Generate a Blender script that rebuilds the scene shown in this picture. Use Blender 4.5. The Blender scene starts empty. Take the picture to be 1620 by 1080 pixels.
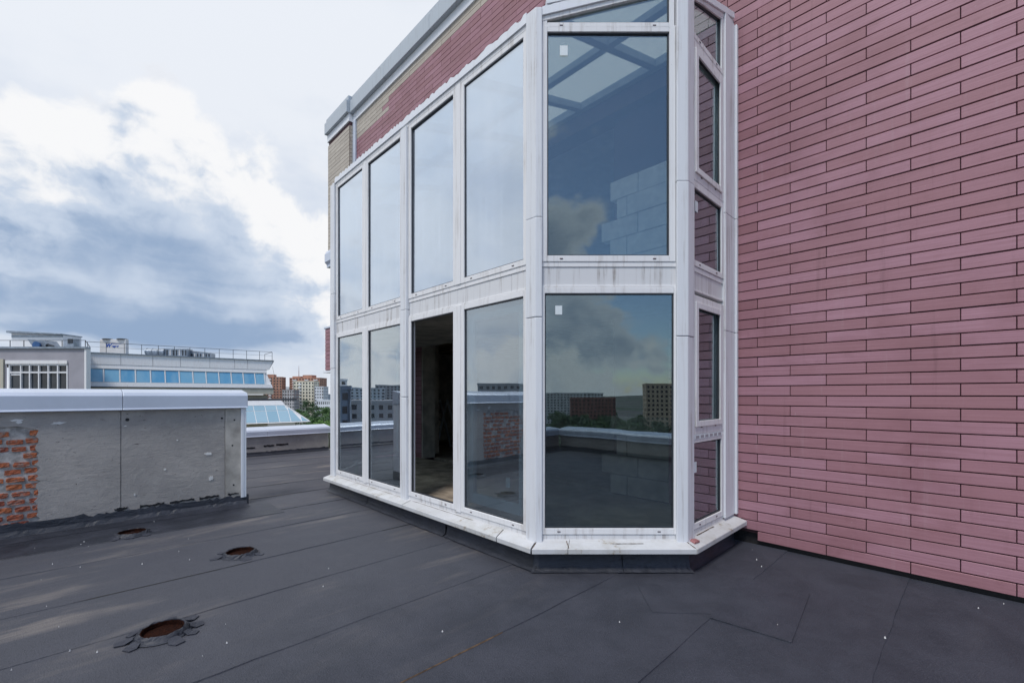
import bpy, bmesh, math, random
from mathutils import Vector, Matrix
R = math.radians
random.seed(7)
sc = bpy.context.scene
col = sc.collection

# ------------------------------------------------------------------ camera
EYE = 1.58
F = 700.0            # focal length in pixels of the 1620 px wide photograph
HOR = 624.0          # horizon row
cam_d = bpy.data.cameras.new('camera'); cam = bpy.data.objects.new('camera', cam_d); col.objects.link(cam)
cam.location = (0, 0, EYE); cam.rotation_euler = (R(90), 0, 0)
cam_d.sensor_width = 36; cam_d.lens = 36 * F / 1620; cam_d.shift_y = (HOR - 540) / 1620
cam_d.clip_start = 0.05; cam_d.clip_end = 20000
sc.camera = cam
sc.render.resolution_x, sc.render.resolution_y = 1024, 682

# ------------------------------------------------------------------ node helper
class E:
    """a socket with arithmetic"""
    def __init__(s, t, k): s.t, s.k = t, k
    def _m(s, op, *a):
        n = s.t.nodes.new('ShaderNodeMath'); n.operation = op
        for i, v in enumerate((s,) + a):
            if isinstance(v, E): s.t.links.new(v.k, n.inputs[i])
            else: n.inputs[i].default_value = v
        return E(s.t, n.outputs[0])
    def __add__(s, o): return s._m('ADD', o)
    __radd__ = __add__
    def __mul__(s, o): return s._m('MULTIPLY', o)
    __rmul__ = __mul__
    def __sub__(s, o): return s._m('SUBTRACT', o)
    def __rsub__(s, o): return (s * -1.0) + o
    def __truediv__(s, o): return s._m('DIVIDE', o)
    def pw(s, o): return s._m('POWER', o)
    def mx(s, o): return s._m('MAXIMUM', o)
    def mn(s, o): return s._m('MINIMUM', o)
    def sm(s, a, b, lo=0.0, hi=1.0):
        n = s.t.nodes.new('ShaderNodeMapRange'); n.interpolation_type = 'SMOOTHSTEP'
        s.t.links.new(s.k, n.inputs[0])
        for i, v in enumerate((a, b, lo, hi)): n.inputs[i + 1].default_value = v
        return E(s.t, n.outputs[0])
def vmul(t, v, k):
    n = t.nodes.new('ShaderNodeVectorMath'); n.operation = 'MULTIPLY'
    t.links.new(v, n.inputs[0]); n.inputs[1].default_value = k
    return n.outputs[0]
def vadd(t, v, k):
    n = t.nodes.new('ShaderNodeVectorMath'); n.operation = 'ADD'
    t.links.new(v, n.inputs[0])
    if isinstance(k, (tuple, list)): n.inputs[1].default_value = k
    else: t.links.new(k, n.inputs[1])
    return n.outputs[0]
def vdot(t, v, k):
    n = t.nodes.new('ShaderNodeVectorMath'); n.operation = 'DOT_PRODUCT'
    t.links.new(v, n.inputs[0]); n.inputs[1].default_value = k
    return E(t, n.outputs['Value'])
def noise(t, v, scale, detail=4, rough=0.5, dist=0.0, out=0):
    n = t.nodes.new('ShaderNodeTexNoise'); n.inputs['Scale'].default_value = scale
    n.inputs['Detail'].default_value = detail; n.inputs['Roughness'].default_value = rough
    n.inputs['Distortion'].default_value = dist
    t.links.new(v, n.inputs['Vector'])
    return E(t, n.outputs[out])
def mixc(t, f, a, b, mode='MIX'):
    n = t.nodes.new('ShaderNodeMix'); n.data_type = 'RGBA'; n.blend_type = mode
    for i, v in ((0, f), (6, a), (7, b)):
        if isinstance(v, E): t.links.new(v.k, n.inputs[i])
        elif isinstance(v, (tuple, list)): n.inputs[i].default_value = tuple(v) + (1,)
        elif isinstance(v, (int, float)): n.inputs[i].default_value = v
        else: t.links.new(v, n.inputs[i])
    return n.outputs[2]

# ------------------------------------------------------------------ world: clear sky with broken cloud
SUN_AZ = Vector((-0.42, -0.90)).normalized(); SUN_EL = R(58)
w = bpy.data.worlds.new('World'); sc.world = w; w.use_nodes = True
t = w.node_tree; t.nodes.clear()
sky = t.nodes.new('ShaderNodeTexSky'); sky.sky_type = 'NISHITA'; sky.sun_disc = False
sky.sun_elevation = SUN_EL; sky.sun_rotation = math.atan2(SUN_AZ.x, SUN_AZ.y)
sky.air_density = 1.0; sky.dust_density = 0.6; sky.ozone_density = 1.5; sky.altitude = 200
tc = t.nodes.new('ShaderNodeTexCoord'); D = tc.outputs['Generated']
sx = t.nodes.new('ShaderNodeSeparateXYZ'); t.links.new(D, sx.inputs[0])
dx, dy, dz = (E(t, sx.outputs[i]) for i in range(3))
def lobe(az_px, y_px, sharp, ahead=1):       # soft bump round one direction of the sky
    v = Vector(((az_px - 810) / F, ahead, (HOR - y_px) / F)).normalized()
    return ((vdot(t, D, tuple(v)) - 1.0) * sharp)._m('EXPONENT')
warp = vadd(t, D, vmul(t, noise(t, D, 6, 4, .6, 0, 1).k, (.07, .07, .07)))
big = noise(t, vmul(t, warp, (1, 1, .35)), 2.3, 2, .5)
bil = noise(t, vmul(t, warp, (1, 1, 1.15)), 8.0, 7, .55)
bil2 = noise(t, vadd(t, vmul(t, warp, (1, 1, 1.15)), (.020, .010, .034)), 8.0, 7, .55)
streak = noise(t, vmul(t, warp, (1, 1, 6.0)), 2.6, 4, .5)
# cumulus bank on the skyline, piled highest ahead on the left
etop = .085 + (big - .5) * .20 + lobe(260, 330, 12) * .40 + lobe(270, 230, 80) * .05
d = (etop - dz) * 11.0 + (bil - .5) * 3.6
bank = d.sm(.0, .45)
lit = (bil - bil2) * 2.4
deep = (etop - dz) * 3.0
shade = (deep + (bil - .5) * .75 + (streak - .5) * .9 - lit * (1.0 - deep.sm(.35, .9)) - lobe(480, 300, 70) * .25 - .03).sm(.0, 1.0)
pale = (dz + (streak - .5) * .20).sm(.065, .125, 1, 0)
dark = shade * (1.0 - pale * .55 - dz.sm(.0, .07, .18, 0))
bankcol = mixc(t, dark.sm(.0, .5), (.98, .985, 1.0), (.60, .69, .83))
bankcol = mixc(t, dark.sm(.45, 1.0), bankcol, (.31, .425, .615))
# thin high veil, thicker round the sun's side and ahead, open blue behind
pl = t.nodes.new('ShaderNodeCombineXYZ')
inv = (dz.mx(0.0) + .22)
for i, c in enumerate((dx, dy)): t.links.new((c / inv).k, pl.inputs[i])
v1 = noise(t, pl.outputs[0], 1.0, 5, .55, .6)
v2 = noise(t, pl.outputs[0], .55, 3, .5)
side = (dx * -.62 + dy * .62)
veil = ((v1 - .5) * 1.5 + (v2 - .5) * 1.2 + side * 1.6 + .12).sm(-.25, .55)
veilcol = mixc(t, noise(t, pl.outputs[0], 1.7, 5, .55).sm(.45, .70), (.85, .89, .96), (.68, .75, .87))
# separate fair-weather cumulus higher up
cu = (noise(t, vmul(t, warp, (1, 1, 1.3)), 3.6, 6, .55) - .575 - (dz - .35) * .05)
cu = cu + lobe(895, 385, 200, -1) * .13 + lobe(1010, 560, 60, -1) * .10 + lobe(880, 575, 120, -1) * .08
cum = cu.sm(0, .07)
cucol = mixc(t, cu.sm(.02, .20), (.85, .87, .92), (.36, .43, .55))
# glow of the hidden sun in the veil
sunv = Vector((SUN_AZ.x * math.cos(SUN_EL), SUN_AZ.y * math.cos(SUN_EL), math.sin(SUN_EL)))
glow = ((vdot(t, D, tuple(sunv)) - 1.0) * 3.5)._m('EXPONENT') * .25
c1 = mixc(t, cum * .85, veilcol, cucol)
f1 = veil.mx(cum * .9)
ccol = mixc(t, bank, c1, bankcol)
fac = f1.mx(bank) 
gl = t.nodes.new('ShaderNodeMix'); gl.data_type = 'RGBA'; gl.blend_type = 'MULTIPLY'; gl.inputs[0].default_value = 1
t.links.new(ccol, gl.inputs[6])
cg = t.nodes.new('ShaderNodeCombineColor')
for i in range(3): t.links.new((glow * (1.0 - bank) + 1.0).k, cg.inputs[i])
t.links.new(cg.outputs[0], gl.inputs[7])
bg1 = t.nodes.new('ShaderNodeBackground'); bg1.inputs[1].default_value = .11; t.links.new(sky.outputs[0], bg1.inputs[0])
bg2 = t.nodes.new('ShaderNodeBackground'); bg2.inputs[1].default_value = .715; t.links.new(gl.outputs[2], bg2.inputs[0])
ms = t.nodes.new('ShaderNodeMixShader'); t.links.new(fac.k, ms.inputs[0])
t.links.new(bg1.outputs[0], ms.inputs[1]); t.links.new(bg2.outputs[0], ms.inputs[2])
wo = t.nodes.new('ShaderNodeOutputWorld'); t.links.new(ms.outputs[0], wo.inputs[0])

sd = bpy.data.lights.new('sun', 'SUN'); sd.energy = 1.5; sd.angle = R(14); sd.color = (1, .965, .91)
so = bpy.data.objects.new('sun', sd); col.objects.link(so); so.rotation_euler = sunv.to_track_quat('Z', 'Y').to_euler()
so.location = (0, 0, 40)
vs = sc.view_settings; vs.view_transform = 'Standard'; vs.look = 'None'; vs.gamma = 1; vs.exposure = 0.42
sc.render.engine = 'CYCLES'
sc.cycles.max_bounces = 10; sc.cycles.transparent_max_bounces = 24; sc.cycles.glossy_bounces = 5; sc.cycles.diffuse_bounces = 4

# ------------------------------------------------------------------ frames of reference
U = Vector((-680, 700)).normalized()          # along the tiled wall, away from the camera
NN = Vector((-U.y, U.x))                      # out of the tiled wall
PHI = math.atan2(U.y, U.x)
W0 = Vector((2.425, 4.826))                   # where the bay's near end meets the wall
def P(s, q, z=0.0): v = W0 + U * s + NN * q; return Vector((v.x, v.y, z))

# ------------------------------------------------------------------ materials
MATS = {}
def mat(name, fn):
    m = bpy.data.materials.new(name); m.use_nodes = True
    t = m.node_tree; b = t.nodes['Principled BSDF']
    tc = t.nodes.new('ShaderNodeTexCoord')
    fn(t, b, tc.outputs['Object']); MATS[name] = m
    return m
def bump(t, b, h, strength=.3, dist=.01):
    n = t.nodes.new('ShaderNodeBump'); n.inputs['Strength'].default_value = strength; n.inputs['Distance'].default_value = dist
    t.links.new(h.k, n.inputs['Height']); t.links.new(n.outputs[0], b.inputs['Normal'])
def setc(t, b, c):
    if isinstance(c, (tuple, list)): b.inputs['Base Color'].default_value = tuple(c) + (1,)
    else: t.links.new(c, b.inputs['Base Color'])
def orand(t):
    n = t.nodes.new('ShaderNodeObjectInfo'); return E(t, n.outputs['Random'])
def plain(name, c, rough=.5, metal=0.0, var=.12, scale=6, bmp=0.0, bs=60):
    def fn(t, b, o):
        nz = noise(t, o, scale, 5, .6)
        setc(t, b, mixc(t, nz.sm(.3, .7), tuple(x * (1 - var) for x in c), tuple(min(1, x * (1 + var)) for x in c)))
        b.inputs['Roughness'].default_value = rough; b.inputs['Metallic'].default_value = metal
        if bmp: bump(t, b, noise(t, o, bs, 4, .6), bmp, .004)
    return mat(name, fn)

def f_tile(base, dark, hue2, seed_obj):
    def fn(t, b, o):
        g = t.nodes.new('ShaderNodeNewGeometry')
        pos = g.outputs['Position']
        if seed_obj: r = orand(t)
        else:
            r = E(t, g.outputs['Random Per Island'])
        m1 = t.nodes.new('ShaderNodeMapping'); m1.inputs['Rotation'].default_value = (0, 0, -PHI); t.links.new(pos, m1.inputs[0])
        lp = m1.outputs[0]
        st = noise(t, vmul(t, lp, (1.2, 1, 55)), 1.6, 5, .6)        # drawn-out horizontal grain
        bl = noise(t, lp, .9, 5, .6)                               # broad weathering
        bl2 = noise(t, lp, 4.5, 4, .6)
        c = mixc(t, r.sm(0, 1), base, hue2)
        c = mixc(t, (st.sm(.35, .7) * .35), c, dark)
        c = mixc(t, (bl.sm(.46, .70) * .5 + bl2.sm(.55, .75) * .28), c, dark)
        spk = noise(t, lp, 38, 2, .5).sm(.72, .78) * noise(t, lp, 2.2, 3, .6).sm(.5, .7)
        c = mixc(t, spk * .35, c, (.55, .45, .45))
        drip = noise(t, vmul(t, lp, (9, 1, .45)), 1.4, 5, .62)
        c = mixc(t, drip.sm(.56, .80) * noise(t, lp, .5, 3, .5).sm(.42, .62) * .45, c, tuple(x * .55 for x in dark))
        c = mixc(t, drip.sm(.42, .25) * .16, c, (.52, .40, .42))
        setc(t, b, c)
        b.inputs['Roughness'].default_value = .40
        t.links.new((.36 + st * .22).k, b.inputs['Roughness'])
        bump(t, b, st + noise(t, lp, 130, 3, .6) * .5, .22, .004)
    return fn
mat('red_tile', f_tile((.450, .236, .288), (.250, .108, .122), (.375, .184, .210), True))
mat('red_tile_field', f_tile((.385, .192, .232), (.230, .100, .116), (.310, .145, .164), False))
mat('beige_tile_field', f_tile((.53, .475, .40), (.36, .315, .265), (.45, .395, .33), False))
plain('tile_joint', (.062, .027, .033), .9)

def f_white(c, dirt, amt, streaks=True):
    def fn(t, b, o):
        s1 = noise(t, vmul(t, o, (22, 22, .9)), 1.0, 6, .65)
        s2 = noise(t, o, 2.6, 6, .65)
        s3 = noise(t, o, 45, 3, .6)
        f = (s1.sm(.48, .74) * (.30 + s2.sm(.4, .62) * .70) * amt) if streaks else (s2.sm(.5, .75) * amt)
        cc = mixc(t, f, c, dirt)
        cc = mixc(t, s3.sm(.70, .76) * s2.sm(.45, .6) * .5, cc, tuple(x * .5 for x in dirt))
        setc(t, b, cc)
        b.inputs['Roughness'].default_value = .42
        bump(t, b, s3 * .3 + s1, .05, .004)
    return fn
mat('white_frame', f_white((.80, .795, .80), (.40, .36, .33), .8))
mat('white_cover', f_white((.74, .755, .785), (.38, .35, .33), .85))
mat('panel_white', f_white((.70, .70, .71), (.26, .225, .20), 1.0))
def f_sill(t, b, o):
    s2 = noise(t, o, 3.0, 7, .7); s3 = noise(t, o, 14, 5, .7)
    c = mixc(t, s2.sm(.40, .66) * .6, (.60, .605, .615), (.44, .43, .40))
    c = mixc(t, (s3 * s2).sm(.31, .40) * .7, c, (.26, .19, .10))
    setc(t, b, c); b.inputs['Roughness'].default_value = .5
    bump(t, b, s3, .08, .004)
mat('sill_metal', f_sill)
plain('rust_dirt', (.11, .070, .042), .9, 0, .5, 25, .5)
def f_coping(t, b, o):
    s2 = noise(t, o, 1.4, 5, .6); s1 = noise(t, vmul(t, o, (9, 9, 1)), 1, 5, .6)
    c = mixc(t, s2.sm(.35, .7) * .5, (.60, .655, .76), (.50, .545, .63))
    c = mixc(t, s1.sm(.62, .8) * .35, c, (.33, .34, .36))
    setc(t, b, c); b.inputs['Roughness'].default_value = .38; b.inputs['Metallic'].default_value = .15
    bump(t, b, s2, .12, .02)
mat('coping_metal', f_coping)
mat('coping_edge', f_white((.80, .82, .86), (.5, .5, .5), .3))
mat('grey_fascia', f_white((.47, .52, .57), (.30, .31, .33), .8))

def f_membrane(t, b, o):
    big = noise(t, o, .55, 6, .62, .5); mid = noise(t, o, 2.4, 7, .68, .3); gr = noise(t, o, 230, 2, .6); g2 = noise(t, o, 105, 3, .65)
    st = noise(t, vmul(t, o, (2.2, .40, 1)), 1.5, 7, .66, .6)
    sp_ = t.nodes.new('ShaderNodeSeparateXYZ'); t.links.new(o, sp_.inputs[0]); sx_ = E(t, sp_.outputs[0])
    dust_shade = (sx_ + (mid - .5) * 1.6).sm(-.2, 2.4)            # trodden, dustier side; contact shade at the near end painted as darker felt
    c = mixc(t, mid.sm(.3, .7), (.023, .027, .040), (.046, .050, .069))
    c = mixc(t, dust_shade * .70, c, (.088, .091, .107))
    c = mixc(t, gr.sm(.50, .72) * .60, c, (.120, .124, .148))
    c = mixc(t, g2.sm(.47, .33) * .45, c, (.014, .015, .021))
    c = mixc(t, st.sm(.50, .74) * noise(t, o, .42, 4, .6).sm(.40, .60) * (dust_shade * .85 + .03), c, (.26, .232, .21))
    c = mixc(t, orand(t) * .18, c, (.075, .078, .095))
    setc(t, b, c)
    t.links.new((.42 + mid * .28 + big.sm(.35, .6) * .15).k, b.inputs['Roughness'])
    b.inputs['Specular IOR Level'].default_value = .42
    bump(t, b, gr * .8 + g2 * 1.5 + mid * .4 + big * 4.0, .7, .007)
mat('membrane', f_membrane)
def f_upstand(t, b, o):
    mid = noise(t, o, 3.5, 7, .65, .4); gr = noise(t, o, 190, 2, .6); wr = noise(t, vmul(t, o, (1, 1, 3)), 5, 4, .6, .8)
    c = mixc(t, mid.sm(.3, .75), (.018, .021, .030), (.040, .044, .060))
    setc(t, b, mixc(t, gr.sm(.62, .8) * .3, c, (.10, .10, .12)))
    t.links.new((.36 + mid * .3).k, b.inputs['Roughness'])
    bump(t, b, gr * .25 + wr * 2.4, .5, .012)
mat('membrane_upstand', f_upstand)
def f_plaster(t, b, o):
    big = noise(t, o, 1.3, 6, .6, .3); mid = noise(t, o, 7, 8, .7, .6); fi = noise(t, o, 70, 5, .65)
    hz = noise(t, vmul(t, o, (1, 3.0, 16)), 1.6, 7, .65, .3)
    c = mixc(t, big.sm(.3, .7), (.45, .415, .385), (.32, .300, .285))
    c = mixc(t, mid.sm(.5, .78) * .55, c, (.52, .49, .455))
    c = mixc(t, hz.sm(.56, .68) * .22, c, (.16, .15, .145))
    sp = noise(t, o, 5.2, 6, .75, 1.0).sm(.675, .70)
    c = mixc(t, sp * .9, c, (.66, .64, .62))
    pit = noise(t, o, 18, 4, .6, .5).sm(.70, .74)
    nick = noise(t, vmul(t, o, (1, 5, 17)), 2.6, 5, .6, .4).sm(.66, .70)
    c = mixc(t, nick * .75, c, (.10, .095, .092))
    c = mixc(t, pit * .8, c, (.07, .066, .066))
    c = mixc(t, fi.sm(.5, .8) * .25, c, (.12, .12, .12))
    setc(t, b, c); b.inputs['Roughness'].default_value = .92
    bump(t, b, mid * 1.8 + fi * .7 + hz * 1.0 - pit * 1.4 - nick * 1.5, .42, .012)
mat('plaster', f_plaster)
def f_brick(t, b, o):
    r = orand(t); g = t.nodes.new('ShaderNodeNewGeometry'); pos = g.outputs['Position']
    c = mixc(t, r, (.50, .155, .060), (.33, .090, .055))
    n1 = noise(t, pos, 16, 6, .65); n2 = noise(t, pos, 45, 4, .6)
    c = mixc(t, n1.sm(.5, .66) * .75, c, (.30, .26, .235))
    c = mixc(t, n2.sm(.58, .75) * .5, c, (.16, .05, .04))
    setc(t, b, c); b.inputs['Roughness'].default_value = .9; bump(t, b, n1 + n2, .7, .012)
mat('brick', f_brick)
plain('mortar', (.42, .40, .38), .95, 0, .35, 14, .9, 40)
plain('bitumen_drip', (.012, .012, .015), .55, 0, .3, 20, .6, 40)
def f_rust(t, b, o):
    n1 = noise(t, o, 16, 7, .7); n2 = noise(t, o, 70, 3, .6)
    setc(t, b, mixc(t, n2.sm(.35, .7) * .7, mixc(t, n1.sm(.35, .65), (.022, .0075, .005), (.008, .004, .0035)), (.040, .013, .007)))
    b.inputs['Roughness'].default_value = .95; b.inputs['Specular IOR Level'].default_value = .08; bump(t, b, n1 + n2, .6, .01)
mat('rust', f_rust)

def f_glass(r0, k, tint, dust, refl=(.76, .92, 1)):
    """coated double glazing: mirror reflection rising towards grazing, tinted see-through, thin film of dust"""
    def fn(t, b, o):
        t.nodes.remove(b); out = [n for n in t.nodes if n.type == 'OUTPUT_MATERIAL'][0]
        lw = t.nodes.new('ShaderNodeLayerWeight'); lw.inputs[0].default_value = .5
        f = (E(t, lw.outputs['Facing']).pw(2.6) * k + r0).mn(.96)
        gl = t.nodes.new('ShaderNodeBsdfGlossy'); gl.inputs['Roughness'].default_value = 0.004; gl.inputs['Color'].default_value = refl + (1,)
        bp = t.nodes.new('ShaderNodeBump'); bp.inputs['Strength'].default_value = .07; bp.inputs['Distance'].default_value = .02
        t.links.new(noise(t, o, 1.3, 2, .4).k, bp.inputs['Height']); t.links.new(bp.outputs[0], gl.inputs['Normal'])
        tr = t.nodes.new('ShaderNodeBsdfTransparent'); tr.inputs[0].default_value = tint + (1,)
        df = t.nodes.new('ShaderNodeBsdfDiffuse'); df.inputs[0].default_value = (.70, .76, .86, 1)
        d1 = noise(t, vmul(t, o, (16, 16, .35)), 1, 5, .65).sm(.42, .8); d2 = noise(t, o, 1.4, 5, .6).sm(.35, .7)
        a = t.nodes.new('ShaderNodeMixShader'); t.links.new(((d1 * .28 + .45) * (d2 * .6 + .4) * dust).k, a.inputs[0])
        t.links.new(tr.outputs[0], a.inputs[1]); t.links.new(df.outputs[0], a.inputs[2])
        m = t.nodes.new('ShaderNodeMixShader'); t.links.new(f.k, m.inputs[0])
        t.links.new(a.outputs[0], m.inputs[1]); t.links.new(gl.outputs[0], m.inputs[2])
        t.links.new(m.outputs[0], out.inputs[0])
    return fn
mat('window_glass', f_glass(.175, .62, (.62, .68, .68), .03))
mat('dusty_glass', f_glass(.47, .95, (.52, .60, .70), .80, (.86, .935, 1)))
mat('hazy_glass', f_glass(.24, 1.0, (.60, .68, .71), .10, (.88, .95, 1)))
mat('clear_glass', f_glass(.03, .35, (.88, .91, .92), .05))
def f_roofglass(t, b, o):
    b.inputs['Base Color'].default_value = (.62, .62, .60, 1)
    out = [n for n in t.nodes if n.type == 'OUTPUT_MATERIAL'][0]
    tl = t.nodes.new('ShaderNodeBsdfTranslucent'); tl.inputs[0].default_value = (.86, .85, .80, 1)
    tr = t.nodes.new('ShaderNodeBsdfTransparent'); tr.inputs[0].default_value = (.8, .82, .8, 1)
    m0 = t.nodes.new('ShaderNodeMixShader'); m0.inputs[0].default_value = .35
    t.links.new(tl.outputs[0], m0.inputs[1]); t.links.new(tr.outputs[0], m0.inputs[2])
    m = t.nodes.new('ShaderNodeMixShader'); m.inputs[0].default_value = .92
    t.links.new(b.outputs[0], m.inputs[1]); t.links.new(m0.outputs[0], m.inputs[2]); t.links.new(m.outputs[0], out.inputs[0])
mat('milky_glass', f_roofglass)
def f_blueglass(t, b, o):
    r = orand(t)
    c = mixc(t, r, (.10, .33, .55), (.22, .46, .62))
    c = mixc(t, noise(t, vmul(t, o, (1, 1, .3)), 1.6, 4, .6).sm(.35, .7) * .5, c, (.30, .50, .62))
    setc(t, b, c); b.inputs['Roughness'].default_value = .12; b.inputs['Specular IOR Level'].default_value = .9
mat('blue_glass', f_blueglass)
mat('skylight_glass', lambda t, b, o: (setc(t, b, mixc(t, orand(t), (.30, .47, .56), (.38, .54, .62))), b.inputs['Roughness'].__setattr__('default_value', .15)))
plain('dark_glass', (.035, .042, .05), .12, 0, .4, .4)
mat('clad_white', f_white((.82, .81, .80), (.42, .28, .22), .45))
plain('clad_lilac', (.36, .345, .375), .7, 0, .08, .6)
plain('clad_beige', (.50, .46, .37), .7, 0, .08, 1)
plain('rafter_metal', (.26, .30, .36), .5)  # white roof members, their underside shade put into a grey-blue colour
plain('dark_metal', (.06, .065, .075), .5, .4)
plain('galvanised', (.30, .34, .39), .45, .6, .2, 3)
plain('unit_white', (.66, .64, .62), .5, 0, .06, 2)
plain('logo_blue', (.02, .08, .36), .5)
plain('fan_blue', (.03, .10, .25), .5)
plain('sticker', (.72, .78, .80), .6, 0, .03)
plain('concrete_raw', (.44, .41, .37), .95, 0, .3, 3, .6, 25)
plain('dusty_floor', (.30, .245, .19), .95, 0, .4, 4, .7, 30)
plain('foam_block', (.82, .82, .82), .9, 0, .12, 8, .4, 60)
plain('ceiling_board', (.24, .17, .10), .8, 0, .5, 3)
plain('aluminium', (.62, .66, .70), .3, .7)
plain('red_stone', (.36, .15, .15), .7, 0, .2, 20)
plain('bottle_green', (.10, .30, .10), .2)
plain('crumb', (.74, .73, .71), .9)
plain('bark', (.06, .045, .03), .95)
def f_leaf(a, b2):
    def fn(t, b, o):
        g = t.nodes.new('ShaderNodeNewGeometry'); r = E(t, g.outputs['Random Per Island'])
        setc(t, b, mixc(t, r, a, b2)); b.inputs['Roughness'].default_value = .6
        b.inputs['Subsurface Weight'].default_value = 0
    return fn
mat('leaf_dark', f_leaf((.030, .075, .030), (.055, .115, .040)))
mat('leaf_mid', f_leaf((.045, .115, .030), (.085, .175, .045)))
mat('leaf_light', f_leaf((.095, .200, .035), (.150, .270, .055)))
def f_ground(t, b, o):
    n1 = noise(t, o, .006, 8, .65); n2 = noise(t, o, .03, 5, .6)
    c = mixc(t, n1.sm(.4, .6), (.06, .10, .05), (.16, .15, .14))
    setc(t, b, mixc(t, n2.sm(.5, .7) * .6, c, (.09, .085, .085))); b.inputs['Roughness'].default_value = 1
mat('ground', f_ground)
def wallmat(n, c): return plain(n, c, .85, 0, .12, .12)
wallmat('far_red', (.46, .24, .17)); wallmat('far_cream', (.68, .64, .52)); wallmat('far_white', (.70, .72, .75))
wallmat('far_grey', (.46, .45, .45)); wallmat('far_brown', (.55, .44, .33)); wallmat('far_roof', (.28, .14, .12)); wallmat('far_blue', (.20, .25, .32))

# ------------------------------------------------------------------ mesh helpers
class MB:
    def __init__(s): s.v, s.f = [], []
    def add(s, vs, fs):
        k = len(s.v); s.v += [tuple(v) for v in vs]; s.f += [tuple(i + k for i in f) for f in fs]
    def box(s, x0, x1, y0, y1, z0, z1):
        s.add([(x0, y0, z0), (x1, y0, z0), (x1, y1, z0), (x0, y1, z0), (x0, y0, z1), (x1, y0, z1), (x1, y1, z1), (x0, y1, z1)],
              [(3, 2, 1, 0), (4, 5, 6, 7), (0, 1, 5, 4), (1, 2, 6, 5), (2, 3, 7, 6), (3, 0, 4, 7)])
        return s
    def prism(s, lo, hi):          # two matching loops
        n = len(lo); f = [tuple(range(n))[::-1], tuple(range(n, 2 * n))]
        f += [(i, (i + 1) % n, n + (i + 1) % n, n + i) for i in range(n)]
        s.add(list(lo) + list(hi), f); return s
    def bar(s, a, b, w, h=None, up=(0, 0, 1)):   # square bar a to b
        a, b = Vector(a), Vector(b); h = h or w
        dr = (b - a).normalized(); up = Vector(up)
        if abs(dr.dot(up)) > .95: up = Vector((1, 0, 0))
        x = dr.cross(up).normalized() * w / 2; y = x.cross(dr).normalized() * h / 2
        lo = [a - x - y, a + x - y, a + x + y, a - x + y]; hi = [v + (b - a) for v in lo]
        return s.prism(lo, hi)
    def tube(s, a, b, r0, r1=None, n=10):
        a, b = Vector(a), Vector(b); r1 = r0 if r1 is None else r1
        q = (b - a).to_track_quat('Z', 'Y')
        lo = [a + q @ Vector((math.cos(i * 2 * math.pi / n) * r0, math.sin(i * 2 * math.pi / n) * r0, 0)) for i in range(n)]
        hi = [b + q @ Vector((math.cos(i * 2 * math.pi / n) * r1, math.sin(i * 2 * math.pi / n) * r1, 0)) for i in range(n)]
        return s.prism(lo, hi)
    def mesh(s, name, o=(0, 0, 0)):
        me = bpy.data.meshes.new(name); o = Vector(o)
        me.from_pydata([tuple(Vector(v) - o) for v in s.v], [], s.f)
        bm = bmesh.new(); bm.from_mesh(me); bmesh.ops.recalc_face_normals(bm, faces=bm.faces); bm.to_mesh(me); bm.free()
        return me
def obj(name, me, m, parent=None, bevel=0.0, kind=None, label=None):
    o = bpy.data.objects.new(name, me); col.objects.link(o)
    if m and not me.materials: me.materials.append(MATS[m])
    if parent: o.parent = parent
    if bevel:
        b = o.modifiers.new('bevel', 'BEVEL'); b.width = bevel; b.segments = 2; b.limit_method = 'ANGLE'; b.angle_limit = R(35)
    if kind: o['kind'] = kind
    if label: o['label'] = label
    return o
class Thing:
    """an Empty at the thing's base; parts are given in (s, q, z) of the terrace frame, or in world axes"""
    def __init__(s, name, label, cat, o=(0, 0, 0), group=None, world=False, rot=None):
        s.o = Vector(o); e = bpy.data.objects.new(name, None); col.objects.link(e); s.e = e
        e.empty_display_size = .3
        if world: e.location = o; e.rotation_euler = (0, 0, rot or 0)
        else: e.location = P(*o); e.rotation_euler = (0, 0, PHI)
        if world: s.o = Vector((0, 0, 0))
        e['label'] = label; e['category'] = cat
        if group: e['group'] = group
    def part(s, name, mb, m, parent=None, bevel=0.0, kind=None, label=None):
        return obj(name, mb.mesh(name, s.o), m, parent or s.e, bevel, kind, label)
def structure(name, mb, m, o=(0, 0, 0)):
    ob = obj(name, mb.mesh(name, o), m, None, 0, 'structure'); ob.location = P(*o); ob.rotation_euler = (0, 0, PHI); return ob

# ------------------------------------------------------------------ terrain and roof terrace
g = MB(); RR = 9000; n = 64
g.add([(0, 0, -33)] + [(math.cos(i * 2 * math.pi / n) * RR, math.sin(i * 2 * math.pi / n) * RR, -33) for i in range(n)], [(0, i + 1, (i + 1) % n + 1) for i in range(n)])
obj('ground', g.mesh('ground'), 'ground', None, 0, 'structure')

S_MIN, S_MAX, T_MAX = -6.2, 11.05, 7.6
terr = structure('roof_terrace', MB().box(S_MIN - .35, S_MAX + .35, -9, T_MAX + .35, -32.9, -.012), 'concrete_raw')
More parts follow.
